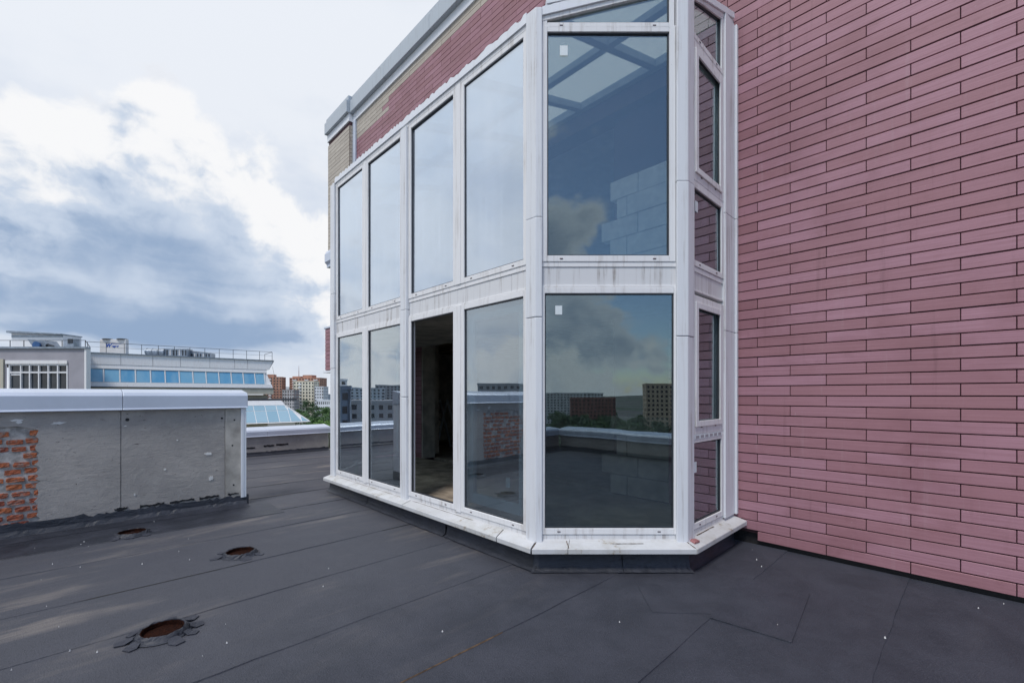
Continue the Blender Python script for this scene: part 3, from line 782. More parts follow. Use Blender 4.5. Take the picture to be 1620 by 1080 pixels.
# the opened sash standing inside, behind the pane next to the opening
sx_ = MB(); a0, a1, z0, z1 = 1.15 - o1, 1.99 - o1, .42, 2.44; w_ = .075; d0, d1 = -.12, -.065
F1.box(sx_, a0, a0 + w_, d0, d1, z0, z1); F1.box(sx_, a1 - w_, a1, d0, d1, z0, z1)
F1.box(sx_, a0 + w_, a1 - w_, d0, d1 - .0005, z0, z0 + w_ + .03); F1.box(sx_, a0 + w_, a1 - w_, d0, d1 - .0005, z1 - w_, z1)
sash = bay.part('open_sash', sx_, 'white_frame', bevel=.005)
pm = MB(); F1.box(pm, a0 + w_, a1 - w_, -.098, -.090, z0 + w_ + .03, z1 - w_); bay.part('pane', pm, 'clear_glass', sash)
st = MB(); F1.box(st, a0 + .22, a0 + .28, -.0895, -.088, .66, .76); bay.part('sticker', st, 'sticker', sash)
st = MB(); F1.box(st, a0 + .02, a0 + .06, d1, d1 + .012, .52, .60); bay.part('handle', st, 'sticker', sash)

# ------------------------------------------------------------------ parapets
def parapet_run(th, axis, fixed, a0, a1, thick, ztop, copz, copm_seams, side, z_mem=.16, plaster_hole=None, over=.05, slope=.0, name_='plaster_face'):
    """axis 's': runs along s at q=fixed; axis 'q': runs along q at s=fixed. side=+1: body on the far side (greater coordinate)"""
    def pt(a, d, z):        # a along, d depth behind the visible face
        return (fixed + side * d, a, z) if axis == 'q' else (a, fixed + side * d, z)
    def bx(mb, a_0, a_1, d0, d1, z0, z1):
        lo = [pt(a_0, d0, z0), pt(a_1, d0, z0), pt(a_1, d1, z0), pt(a_0, d1, z0)]; mb.prism(lo, [(x, y, z1) for x, y, z in lo]); return mb
    # coping lengths
    xs = [a0 - (over if True else 0)] + list(copm_seams) + [a1 + over]
    for x0, x1 in zip(xs, xs[1:]):
        pr = [(-over, copz), (-over - .012, copz - .012), (-over - .012, copz + .0), (-over, copz + .012), (-over, ztop), (-over + .035, ztop + .03 + slope * .2), (thick + over, ztop + .03 + slope), (thick + over, copz)]
        mb = MB(); mb.prism([pt(x0 + .002, d, z) for d, z in pr], [pt(x1 - .002, d, z) for d, z in pr]); th.part('coping', mb, 'coping_metal', bevel=.004)
    return pt, bx

# raised block on the left with the bare bricks
nb = Thing('parapet_block', 'rough grey plastered parapet with bare red bricks and pale metal coping, left foreground', 'parapet', (5.5, 5.5, 0))
SF, Q0, Q1 = 5.494, 3.44, T_MAX - .02
pt, bx = parapet_run(nb, 'q', SF, Q0, Q1, .24, 1.565, 1.40, (4.745, 6.2), +1, slope=.055)
core = MB(); bx(core, Q0 + .02, Q1, .021, .24, -.01, 1.42); nb.part('core', core, 'mortar')
# plaster coat with ragged edge at the bare bricks
def plaster_poly(pts, d0, d1):
    mb = MB(); mb.prism([pt(a, d1, z) for a, z in pts], [pt(a, d0, z) for a, z in pts]); return mb
r2 = random.Random(12); edge = []
k = 34
for i in range(k + 1):
    z = .10 + (1.18 - .10) * i / k
    edge.append((5.465 + .022 * math.sin(i * 1.9) * math.sin(i * .53) + r2.uniform(-.012, .012), z))
top_edge = [(5.50, 1.20), (5.62, 1.235), (5.70, 1.225), (5.82, 1.24), (5.95, 1.22), (6.1, 1.25), (6.2, 1.21)]
right = [(4.765, .06)] + [(5.40, .06)] + edge + top_edge + [(6.2, 1.415), (4.765, 1.415)]
nb.part('plaster_coat', plaster_poly(right, 0, .045), 'plaster')
nb.part('plaster_coat', plaster_poly([(3.665, .06), (4.757, .06), (4.757, 1.415), (3.665, 1.415)], .002, .045), 'plaster')
nb.part('concrete_edge', plaster_poly([(3.475, .06), (3.66, .06), (3.66, 1.415), (3.475, 1.415)], -.006, .045), 'concrete_raw')
nb.part('plaster_coat', plaster_poly([(6.7, .06), (Q1, .06), (Q1, 1.415), (6.2, 1.415), (6.2, 1.25), (6.5, 1.2), (6.75, .8), (6.6, .4)], .001, .045), 'plaster')
nb.part('end_strip', MB().box(SF - .03, SF + .27, 3.405, 3.435, .11, 1.387), 'coping_edge', bevel=.004)
nb.part('end_strip', MB().box(SF - .035, SF - .010, 3.4355, 3.474, .11, 1.386), 'coping_edge', bevel=.004)
# bare bricks, each a slightly broken block
bricks = []
for v in range(7):
    r3 = random.Random(50 + v); me = MB().box(0, 1, -.008, .05, 0, 1).mesh('brick')
    bm = bmesh.new(); bm.from_mesh(me); bmesh.ops.subdivide_edges(bm, edges=bm.edges, cuts=3, use_grid_fill=True)
    for vv in bm.verts:
        vv.co += Vector((r3.uniform(-.03, .03), r3.uniform(-.004, .004), r3.uniform(-.035, .035)))
        if abs(vv.co.x - .5) > .4 and abs(vv.co.z - .5) > .4: vv.co.x -= (vv.co.x - .5) * .05; vv.co.z -= (vv.co.z - .5) * .10
    bm.to_mesh(me); bm.free(); me.materials.append(MATS['brick']); bricks.append(me)
for row in range(13):
    z = .125 + row * .083; q = 5.45 + r2.uniform(-.03, .02) - (0 if row % 2 else .02)
    first = True; k = row
    while q < 6.62:
        hdr = (k + row) % 2 == 0
        ln = (.100 if hdr else .128) * r2.uniform(.82, 1.1)
        if first and not hdr and r2.random() < .6: ln *= .75
        if r2.random() > .10 and not (row == 12 and r2.random() < .3):
            o = obj('brick', bricks[r2.randrange(7)], 'brick', nb.e)
            o.location = Vector((SF + .016 + r2.uniform(-.006, .008), q + ln, z + r2.uniform(-.005, .005))) - nb.o
            o.scale = (ln, 1, .056 * r2.uniform(.86, 1.08)); o.rotation_euler = (0, r2.uniform(-.03, .03), R(-90) + r2.uniform(-.02, .02))
        q += ln + r2.uniform(.016, .034); k += 1; first = False
# chipped patches, holes, drill marks
for (q, z, a, b) in ((5.62, 1.30, .10, .02), (5.60, 1.275, .05, .03), (5.30, 1.255, .13, .022), (3.86, .77, .10, .03), (3.83, .43, .055, .05), (4.33, .61, .025, .02), (4.63, .33, .02, .025), (4.72, 1.19, .03, .012), (4.20, .98, .02, .012)):
    r3 = random.Random(int(q * 1000 + z * 100)); pts = []
    for i in range(14):
        an = i / 14 * 2 * math.pi; rr_ = r3.uniform(.5, 1); pts.append((q + math.cos(an) * a * rr_ / 2 * 1.2, z + math.sin(an) * b * rr_ / 2 * 1.6))
    nb.part('bare_chip', plaster_poly(pts, -.0035 if q > 3.7 else -.009, .004), 'crumb')
for (q, z, r_) in ((4.70, 1.27, .020), (3.70, 1.25, .014), (3.55, 1.22, .012), (3.575, .86, .012), (4.77, .165, .03), (3.56, .30, .012)):
    pts = [(q + math.cos(i * .7) * r_, z + math.sin(i * .7) * r_) for i in range(9)]
    nb.part('drill_hole', plaster_poly(pts, -.0075 if q < 3.665 else -.003, .004), 'bitumen_drip')
# bitumen upstand with sagging upper edge
def upstand(th, ptf, q0, q1, zt0, zt1, foot=.10, seed=1, rough=.012):
    r3 = random.Random(seed); k = max(10, int((q1 - q0) / .04)); rows = [[] for _ in range(5)]
    for j in range(k + 1):
        x = j / k; q = q0 + (q1 - q0) * x; zt = zt0 + (zt1 - zt0) * x + r3.uniform(-rough, rough) * (1 + math.sin(q * 9))
        for r_, (d, z) in zip(rows, ((.012, zt - .002), (-.016, zt), (-.022, zt * .5), (-.05, .03), (-foot - r3.uniform(0, .004), .0115))): r_.append(ptf(q, d, z))
    mb = MB(); mb.add([v for r_ in rows for v in r_], [(a * (k + 1) + j, a * (k + 1) + j + 1, (a + 1) * (k + 1) + j + 1, (a + 1) * (k + 1) + j) for a in range(4) for j in range(k)])
    return th.part('membrane_upstand', mb, 'membrane_upstand')
upstand(nb, pt, 3.40, 4.9, .135, .150, .22, 1); upstand(nb, pt, 4.88, 5.55, .152, .165, .24, 3); upstand(nb, pt, 5.53, Q1, .167, .18, .25, 2)
nb.part('upstand_end', MB().box(SF - .03, SF + .25, 3.375, 3.402, .0, .15), 'membrane_upstand', bevel=.008)
# drips of bitumen along the edge
r3 = random.Random(5)
for (q0, q1) in ((3.50, 3.63), (3.74, 3.96), (4.02, 4.28), (4.34, 4.58), (4.70, 4.82)):
    pts = []; k = 8
    for j in range(k + 1): pts.append((q0 + (q1 - q0) * j / k, .155 + r3.uniform(-.004, .014)))
    for j in range(k + 1): pts.append((q1 - (q1 - q0) * j / k, .18 + r3.uniform(-.004, .014)))
    nb.part('bitumen_smear', plaster_poly(pts, -.010, .003), 'bitumen_drip')
# back face
nb.part('plaster_back', MB().box(SF + .241, SF + .26, Q0 + .02, Q1, .0, 1.39), 'plaster')

# low parapet on the far edge of the terrace
lp = Thing('low_parapet', 'low plastered parapet with pale metal coping on the far roof edge behind the block', 'parapet', (S_MAX, 3.6, 0))
pt2, bx2 = parapet_run(lp, 'q', S_MAX, .02, T_MAX, .35, .62, .50, (1.62, 3.9, 5.9), +1, slope=.07)
mb = MB(); bx2(mb, .02, T_MAX, 0, .35, -.01, .515); lp.part('plaster_wall', mb, 'plaster')
upstand(lp, pt2, .02, T_MAX, .09, .11, .12, 8, .008)
for (q0, q1, zc) in ((1.45, 1.7, .225), (1.9, 2.6, .20), (1.1, 1.4, .23)):
    pts = []
    for j in range(11): pts.append((q0 + (q1 - q0) * j / 10, zc + r3.uniform(-.02, .0)))
    for j in range(11): pts.append((q1 - (q1 - q0) * j / 10, zc + .025 + r3.uniform(-.004, .02)))
    mb = MB(); mb.prism([pt2(a, .004, z) for a, z in pts], [pt2(a, -.008, z) for a, z in pts]); lp.part('bitumen_smear', mb, 'bitumen_drip')
# parapets behind the camera (they show in the panes)
for (nm, lab, ax, fx, a0, a1, sd_) in (('rear_parapet', 'low pale-capped parapet reflected in the panes, opposite the tiled wall', 's', T_MAX, S_MIN, S_MAX, 1), ('rear_parapet', 'low pale-capped parapet reflected in the panes, at the near end of the terrace', 'q', S_MIN, .02, T_MAX - .06, -1)):
    th = Thing(nm, lab, 'parapet', (fx, 3.8, 0) if ax == 'q' else (2, fx, 0))
    p3, b3 = parapet_run(th, ax, fx, a0, a1, .35, .55, .42, (a0 + 2.4, a0 + 4.9), sd_, slope=.05)
    mb = MB(); b3(mb, a0, a1, 0, .35, -.01, .435); th.part('plaster_wall', mb, 'plaster')
    upstand(th, p3, a0, a1, .11, .11, .12, 8, .008)

# ------------------------------------------------------------------ stubs of old pipes in the roof
def ray_ground(px, py, z=0.0):
    Z = (EYE - z) * F / (py - HOR); return Vector(((px - 810) / F * Z, Z, z))
for i, (px, py, rad, lab) in enumerate(((257, 993, .118, 'nearest rusty pipe hole with cut membrane collar in the roof'), (380, 871, .122, 'middle rusty pipe hole with membrane collar, right of the other two'), (209, 840, .125, 'farthest rusty pipe hole, just in front of the plastered parapet'))):
    c = ray_ground(px, py, .04); th = Thing('roof_pipe', lab, 'pipe', (c.x, c.y, 0), 'old pipe stubs in the roof', world=True, rot=i * .7)
    r3 = random.Random(i + 3); n = 36
    def ringv(r, z, jr=.0, jz=.0): return [(math.cos(k * 2 * math.pi / n) * (r + r3.uniform(-jr, jr)), math.sin(k * 2 * math.pi / n) * (r + r3.uniform(-jr, jr)), z + r3.uniform(-jz, jz)) for k in range(n)]
    def lathe(prof):
        mb = MB(); rows = [ringv(*p_) for p_ in prof]
        mb.add([v for r_ in rows for v in r_], [(a * n + k, a * n + (k + 1) % n, (a + 1) * n + (k + 1) % n, (a + 1) * n + k) for a in range(len(rows) - 1) for k in range(n)]); return mb
    th.part('collar', lathe([(rad + .046, .0075, .004, .0006), (rad + .032, .013, .003, .001), (rad + .020, .030, .005, .005), (rad + .009, .043, .005, .006), (rad, .042, .003, .005), (rad - .002, .03)]), 'membrane_upstand')
    th.part('pipe', lathe([(rad - .001, .038, .001, .002), (rad - .007, .038, .001, .002), (rad - .008, -.02), (rad - .012, -.06, .001, .001)]), 'rust')
    mb = MB(); rv = ringv(rad - .008, .010, 0, .002); mb.add(rv + [(0, 0, .011)], [(k, (k + 1) % n, n) for k in range(n)]); th.part('rust_plug', mb, 'rust')
    m_ = 10 if i == 0 else 8
    for k in range(m_):
        an = k * 2 * math.pi / m_ + r3.uniform(-.1, .1); l_ = r3.uniform(.035, .10); wd = r3.uniform(.025, .055)
        if r3.random() < .40: continue
        ca, sa = math.cos(an), math.sin(an)
        def q_(r, s_, z): return (ca * r - sa * s_, sa * r + ca * s_, z)
        r0 = rad + .03
        mb = MB(); up = r3.uniform(.0092, .0115)
        mb.add([q_(r0, -wd * .6, .024), q_(r0, wd * .6, .024), q_(r0 + l_ * .45, wd, .0105), q_(r0 + l_ * .45, -wd, .0105), q_(r0 + l_, wd * .8, up), q_(r0 + l_ * 1.05, -wd * .5, up - .0006),
                q_(r0, -wd * .6, .018), q_(r0, wd * .6, .018), q_(r0 + l_ * .45, wd, .006), q_(r0 + l_ * .45, -wd, .006), q_(r0 + l_, wd * .8, up - .006), q_(r0 + l_ * 1.05, -wd * .5, up - .0065)],
               [(0, 1, 2, 3), (3, 2, 4, 5), (6, 9, 8, 7), (9, 11, 10, 8), (1, 7, 8, 2), (2, 8, 10, 4), (4, 10, 11, 5), (5, 11, 9, 3), (3, 9, 6, 0), (0, 6, 7, 1)])
        th.part('collar_flap', mb, 'membrane')

# white crumbs of plaster and foam lying about
mb = MB(); r3 = random.Random(77)
spots = [(83, 893), (128, 862), (140, 865), (133, 858), (283, 873), (298, 853), (300, 886), (244, 826), (55, 868), (65, 918), (359, 1018), (225, 893), (1197, 886), (1190, 870), (1588, 956), (1548, 963), (1205, 897), (1230, 990), (980, 985), (127, 898), (700, 1000), (520, 900), (1400, 1010)]
for (px, py) in spots + [(r3.uniform(0, 640), r3.uniform(860, 1070)) for _ in range(8)]:
    c = ray_ground(px, py); s_ = r3.uniform(.002, .0065); z_ = .011
    pts = [(c.x + math.cos(a) * s_ * r3.uniform(.6, 1.3), c.y + math.sin(a) * s_ * r3.uniform(.6, 1.3)) for a in (0, 1.2, 2.4, 3.6, 4.9)]
    mb.prism([(x, y, z_ - .006) for x, y in pts], [(x * .3 + c.x * .7, y * .3 + c.y * .7, z_ + s_ * .9) for x, y in pts])
o = obj('plaster_crumbs', mb.mesh('plaster_crumbs'), 'crumb', None, 0, 'stuff'); o['label'] = 'small white crumbs of plaster scattered over the dark roof'; o['category'] = 'debris'

# broken bit of tile lying on the near sill corner
v = P(.02, 1.235); th = Thing('tile_fragment', 'small broken piece of red tile on the white sill corner', 'tile', (-.062, 1.16, .257))
th.part('chip', MB().prism([(-.10, 1.13, .2585), (-.05, 1.12, .264), (-.03, 1.19, .267), (-.09, 1.21, .259)], [(-.10, 1.13, .275), (-.052, 1.12, .280), (-.032, 1.19, .283), (-.09, 1.205, .276)]), 'red_stone', bevel=.002)
# things inside: stepladder, bottles
th = Thing('stepladder', 'aluminium stepladder standing in the dark room behind the open window', 'ladder', (7.35, -1.35, .245))
lx, ly = 7.35, -1.0
for (y_, dy_) in ((0, .30), (-.75, -.28)):
    for s_ in (-1, 1): th.part('rail', MB().bar((lx + s_ * .22, ly + y_, .247), (lx + s_ * .15, ly - .37, 1.45), .05, .025), 'aluminium')
for k in range(6):
    x = (k + 1) / 6.6; th.part('step', MB().box(lx - .215 + .06 * x, lx + .215 - .06 * x, ly - .37 * x - .04, ly - .37 * x + .04, .245 + 1.2 * x - .012, .245 + 1.2 * x + .012), 'aluminium')
for i, (s_, q_, lab) in enumerate(((4.90, 2.02, 'left of two small bottles on the floor behind the far pane'), (4.72, 2.0, 'right of two small bottles on the floor behind the far pane'))):
    th = Thing('bottle', lab, 'bottle', (s_, q_, .255), 'bottles behind the far pane')
    th.part('body', MB().tube((s_, q_, .256), (s_, q_, .42), .032, .032, 12), 'bottle_green'); th.part('shoulder', MB().tube((s_, q_, .4205), (s_, q_, .49), .032, .012, 12), 'bottle_green')
    th.part('cap', MB().tube((s_, q_, .4905), (s_, q_, .53), .022, .03, 10), 'crumb')

# ------------------------------------------------------------------ neighbouring building with the mansard glazing
def px_at(px, Z): return (px - 810) / F * Z
def z_at(py, Z): return EYE + (HOR - py) * Z / F
A = Vector((px_at(138, 36.0), 36.0)); B = Vector((px_at(421, 44.5), 44.5))
ex = (B - A); LEN = ex.length; ex /= LEN; ang = math.atan2(ex.y, ex.x)
# local x along the front, local y away from us
th = Thing('mansard_building', 'neighbouring building with a white mansard and a band of blue panes, left background', 'building', (A.x, A.y, -33), world=True, rot=ang)
GZ = 33.0
def zz(z): return z + GZ
# profile (y outwards is negative): base wall, cornice, sloping face
def slab(mb, x0, x1, prof, endr=0.0):   # prof [(y,z,xr)] closed
    mb.prism([(x0, y, zz(z)) for y, z, xr in prof], [(x1 + xr, y, zz(z)) for y, z, xr in prof])
mb = MB(); mb.box(-.4, LEN + .2, .3, 16, 0, zz(1.55)); th.part('body', mb, 'clad_beige')
mb = MB(); slab(mb, -.4, LEN, [(-.55, 1.62, .55), (-.55, 2.16, .55), (6, 2.16, .55), (6, 1.62, .55)]); th.part('beige_band', mb, 'clad_beige')
mb = MB(); slab(mb, -.4, LEN, [(-.62, 2.165, .62), (-.62, 2.235, .62), (6, 2.235, .62), (6, 2.165, .62)]); th.part('eaves_line', mb, 'dark_metal')
mb = MB(); slab(mb, -.4, LEN, [(-.5, 2.24, .5), (-.42, 2.60, .42), (6, 2.60, .42), (6, 2.24, .5)]); th.part('sill_band', mb, 'clad_white')
mb = MB(); slab(mb, -.4, LEN, [(-.30, 2.603, .40), (.12, 3.74, .05), (6, 3.74, .05), (6, 2.603, .4)]); th.part('glazing_core', mb, 'clad_white')
mb = MB(); slab(mb, -.4, LEN, [(-.02, 3.745, .06), (.06, 4.08, .03), (6, 4.08, .03), (6, 3.745, .06)]); th.part('head_band', mb, 'clad_white')
NP = 13; pw = LEN / NP
for k in range(NP):
    x0, x1 = k * pw + .05, (k + 1) * pw - .05
    if k == NP - 1: x1 -= .15
    f_ = lambda z: -.30 + (z - 2.603) / (3.74 - 2.603) * .42
    mb = MB(); z0, z1 = 2.64, 3.70
    mb.prism([(x0, f_(z0) - .05, zz(z0)), (x1, f_(z0) - .05, zz(z0)), (x1 - .03, f_(z1) - .05, zz(z1)), (x0, f_(z1) - .05, zz(z1))], [(x0, f_(z0) + .02, zz(z0)), (x1, f_(z0) + .02, zz(z0)), (x1 - .03, f_(z1) + .02, zz(z1)), (x0, f_(z1) + .02, zz(z1))])
    th.part('pane', mb, 'blue_glass')
    mb = MB(); mb.bar((x1 + .05, f_(z0) - .07, zz(2.61)), (x1 + .02, f_(3.74) - .07, zz(3.735)), .075, .06); th.part('glazing_bar', mb, 'clad_white')
# upper white panels, slightly overhanging at the right end
xs = [-.4, 2.05, 4.15, 6.1, 8.3, 10.3, 11.4, LEN + .25]
for x0, x1 in zip(xs, xs[1:]):
    mb = MB(); slab(mb, x0 + .012, x1 - .012, [(.02, 4.085, 0), (.10, 4.98, .45 if x1 > LEN else 0), (6, 4.98, .45 if x1 > LEN else 0), (6, 4.085, 0)]); th.part('upper_panel', mb, 'clad_white')
mb = MB(); mb.box(-.4, LEN + .72, -.02, 8, zz(4.985), zz(5.06)); th.part('roof_edge', mb, 'galvanised')
mb = MB(); mb.bar((LEN + .25, .1, zz(4.1)), (LEN + .7, .1, zz(4.95)), .05); mb.bar((LEN + .6, .1, zz(4.4)), (LEN + 1.0, .1, zz(2.3)), .02); th.part('bracket', mb, 'dark_metal')
def railing(x0, x1, y, z, n_, h=.85):
    mb = MB(); mb.bar((x0, y, z + h), (x1, y, z + h), .035); mb.bar((x0, y, z + h * .55), (x1, y, z + h * .55), .018)
    th.part('railing', mb, 'dark_metal')
    for k in range(n_ + 1):
        mb = MB(); x = x0 + (x1 - x0) * k / n_; mb.bar((x, y, z), (x, y, z + h), .035); th.part('railing_post', mb, 'dark_metal')
railing(0, LEN + .6, .25, zz(5.06), 12)
mb = MB(); mb.bar((LEN + .6, .25, zz(5.9)), (LEN + .6, 3.5, zz(5.9)), .035); mb.bar((LEN + .6, 3.5, zz(5.06)), (LEN + .6, 3.5, zz(5.9)), .035); th.part('railing', mb, 'dark_metal')
LS = LEN + 1.6
# lower sloping skylight to the right
SZ0, SZ1 = -1.05, .52      # foot and head of the glass
mb = MB(); mb.prism([(4.5, -2.6, zz(SZ0 - .1)), (LS + 1.9, -2.6, zz(SZ0 - .1)), (LS + 1.9, 3, zz(SZ0 - .1)), (4.5, 3, zz(SZ0 - .1))], [(4.5, -.9, zz(SZ1)), (LS - .1, -.9, zz(SZ1)), (LS - .1, 1.5, zz(SZ1)), (4.5, 1.5, zz(SZ1))]); th.part('skylight_core', mb, 'clad_white')
mb = MB(); mb.prism([(4.5, -.93, zz(SZ1 + .003)), (LS - .08, -.93, zz(SZ1 + .003)), (LS - .08, 1.5, zz(SZ1 + .003)), (4.5, 1.5, zz(SZ1 + .003))], [(4.5, -.60, zz(1.0)), (LS - .35, -.60, zz(1.0)), (LS - .35, 1.2, zz(1.0)), (4.5, 1.2, zz(1.0))]); th.part('skylight_head', mb, 'clad_white')
mb = MB(); mb.box(4.5, LS + 1.1, -.62, 1.2, zz(1.005), zz(1.16)); th.part('ledge', mb, 'dark_metal')
def sk(x, z):          # point on the skylight face, x at that height
    u_ = (z - SZ0 + .1) / (SZ1 - SZ0 + .1); return (x, -2.6 + 1.7 * u_ - .035, zz(z))
hipx = lambda z: LS + 1.9 - (2.0) * (z - SZ0 + .1) / (SZ1 - SZ0 + .1) - .12
for k in range(13):
    x0 = 4.7 + k * 1.0; x1 = x0 + .93
    for (z0, z1) in ((SZ0, -.02), (.03, SZ1 - .02)):
        a1, a2 = min(x1 - .0, hipx(z0)), min(x1, hipx(z1))
        if a1 - x0 < .15: continue
        while a2 < x0 + .02 and z1 > z0: z1 -= .02; a2 = min(x1, hipx(z1))
        if z1 - z0 < .1: continue
        fr = [sk(x0, z0), sk(a1, z0), sk(a2, z1), sk(x0, z1)]
        mb = MB(); mb.prism([(x, y + .06, z) for x, y, z in fr], fr); th.part('skylight_pane', mb, 'skylight_glass')
mb = MB(); mb.bar(sk(hipx(SZ0) + .09, SZ0), sk(hipx(SZ1) + .09, SZ1), .11, .1); th.part('hip_bar', mb, 'clad_white')
# lattice fence on the ledge
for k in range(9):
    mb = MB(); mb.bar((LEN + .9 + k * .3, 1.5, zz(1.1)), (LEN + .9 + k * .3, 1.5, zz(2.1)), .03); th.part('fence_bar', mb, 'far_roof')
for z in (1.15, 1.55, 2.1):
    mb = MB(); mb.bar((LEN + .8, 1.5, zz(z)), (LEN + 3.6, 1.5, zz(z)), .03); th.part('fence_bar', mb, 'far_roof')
mans = th
# lilac stair block at the left end, face square to us
ZB = 34.0
th = Thing('lilac_block', 'grey lilac rendered block with a grid window at the far left edge', 'building', (px_at(60, ZB), ZB, -33), world=True)
X = lambda px: px_at(px, ZB) - px_at(60, ZB)
Zp = lambda py: z_at(py, ZB) + 33
def face(mb, p0, p1, y0, y1, d0, d1): mb.box(X(p0), X(p1), d0, d1, Zp(y1), Zp(y0)); return mb
def wing(p0, p1, y0, y1):
    b0, b1 = px_at(p0, 40) - px_at(60, ZB), px_at(p1, 40) - px_at(60, ZB); lo = [(X(p0), 0), (X(p1), 0), (b1 - .02, 6), (b0, 6)]
    return MB().prism([(a, b, Zp(y1)) for a, b in lo], [(a, b, Zp(y0)) for a, b in lo])
th.part('wall', wing(-260, 11, 552, 1300), 'clad_lilac'); th.part('wall', wing(108.5, 135.5, 552, 1300), 'clad_lilac')
th.part('wall', wing(11.02, 108.48, 552, 573.5), 'clad_lilac'); th.part('wall', wing(11.02, 108.48, 640, 1300), 'clad_lilac')
th.part('corner_strip', face(MB(), 134.5, 137.6, 551.5, 1300, -.06, .3), 'clad_white')
th.part('beige_panel', face(MB(), -200, 7.5, 568, 640, -.12, -.01), 'clad_beige')
th.part('lintel', face(MB(), 9.5, 107, 570, 575.5, -.06, .2), 'clad_white')
th.part('roof_edge', face(MB(), -262, 138.5, 548.5, 551.6, -.15, .25), 'galvanised'); th.part('roof_deck', wing(-259, 135, 549.5, 551.9), 'galvanised')
xs = [14, 32, 46, 60.5, 75.5, 90.5, 105.5]
for a, b in zip(xs, xs[1:]):
    th.part('pane', face(MB(), a + .9, b - .9, 578, 587.5, .14, .2), 'dark_glass'); th.part('pane', face(MB(), a + .9, b - .9, 590, 640, .14, .2), 'dark_glass')
wf = MB()
for x in xs: face(wf, x - .9, x + .9, 576, 640, .02, .25)
for a, b in zip(xs, xs[1:]): face(wf, a + .92, b - .92, 575.6, 578, .03, .24); face(wf, a + .92, b - .92, 587.5, 590, .03, .24)
th.part('window_frame', wf, 'white_frame'); th.part('void', face(MB(), 11.2, 108.3, 573.6, 640, .6, .8), 'tile_joint')
th.part('door_frame', face(MB(), 15.5, 30, 591, 593.5, .08, .13), 'white_frame')
mb = MB(); 
for yy in (537.5,): mb.bar((X(-30), .3, Zp(yy)), (X(129), .3, Zp(yy)), .035)
mb.bar((X(129), .3, Zp(537.5)), (X(137), .3, Zp(549)), .035); th.part('railing', mb, 'dark_metal')
for p_ in (9, 31, 92, 129): th.part('railing_post', MB().bar((X(p_), .3, Zp(548.4)), (X(p_), .3, Zp(537.5)), .035), 'dark_metal')
# lift hut on that roof
ZH = 38.0
th = Thing('roof_hut', 'small white roof hut with a sloping grey lid on the lilac block', 'hut', (px_at(58, ZH), ZH, z_at(549, 34)), world=True)
X = lambda px: px_at(px, ZH) - px_at(58, ZH)
Zp = lambda py: z_at(py, ZH) - z_at(549, 34)
th.part('wall', MB().prism([(X(18), 0, 0), (X(100), 0, 0), (X(100), 0, Zp(530)), (X(18), 0, Zp(527))], [(X(18), 1.6, 0), (X(100), 1.6, 0), (X(100), 1.6, Zp(530)), (X(18), 1.6, Zp(527))]), 'clad_white')
th.part('lid', MB().prism([(X(16), -.3, Zp(526.8)), (X(101), -.3, Zp(529.8)), (X(101), -.3, Zp(528.2)), (X(16), -.3, Zp(523.5))], [(X(16), 1.65, Zp(526.8)), (X(101), 1.65, Zp(529.8)), (X(101), 1.65, Zp(528.2)), (X(16), 1.65, Zp(523.5))]), 'galvanised')
th.part('soffit_band', MB().box(X(19), X(99.5), -.05, -.01, Zp(533), Zp(530.3)), 'galvanised')
# roof fan with a blue belly
ZH = 35.5
th = Thing('roof_fan', 'grey roof ventilation cowl with a dark blue fan on the lilac block', 'ventilator', (px_at(64, ZH), ZH, z_at(549, 34)), world=True)
X = lambda px: px_at(px, ZH) - px_at(64, ZH)
Zp = lambda py: z_at(py, ZH) - z_at(549, 34)
th.part('cowl', MB().prism([(X(53), -.1, Zp(548.3)), (X(80), -.1, Zp(548.3)), (X(72), -.1, Zp(538)), (X(45), -.1, Zp(536.5))], [(X(53), .9, Zp(548.3)), (X(80), .9, Zp(548.3)), (X(72), .9, Zp(538)), (X(45), .9, Zp(536.5))]), 'galvanised', bevel=.03)
th.part('fan', MB().tube((X(63), -.30, Zp(546.3)), (X(63), -.11, Zp(546.3)), .30, .24, 16), 'fan_blue')
th.part('motor', MB().tube((X(78), -.1, Zp(547.5)), (X(78), .3, Zp(547.5)), .2, .12, 12), 'dark_metal')
th = Thing('roof_vent', 'small dark louvred vent box at the corner of the lilac block', 'vent', (px_at(111, ZH), ZH, z_at(549, 34)), world=True)
X = lambda px: px_at(px, ZH) - px_at(111, ZH)
th.part('box', MB().box(X(106.5), X(116.5), 0, .5, .0, Zp(535.2)), 'galvanised', bevel=.01); th.part('louvre', MB().box(X(107.5), X(111), -.03, -.004, Zp(543), Zp(536)), 'dark_metal'); th.part('louvre', MB().box(X(112), X(115.5), -.03, -.004, Zp(543), Zp(536)), 'dark_metal')
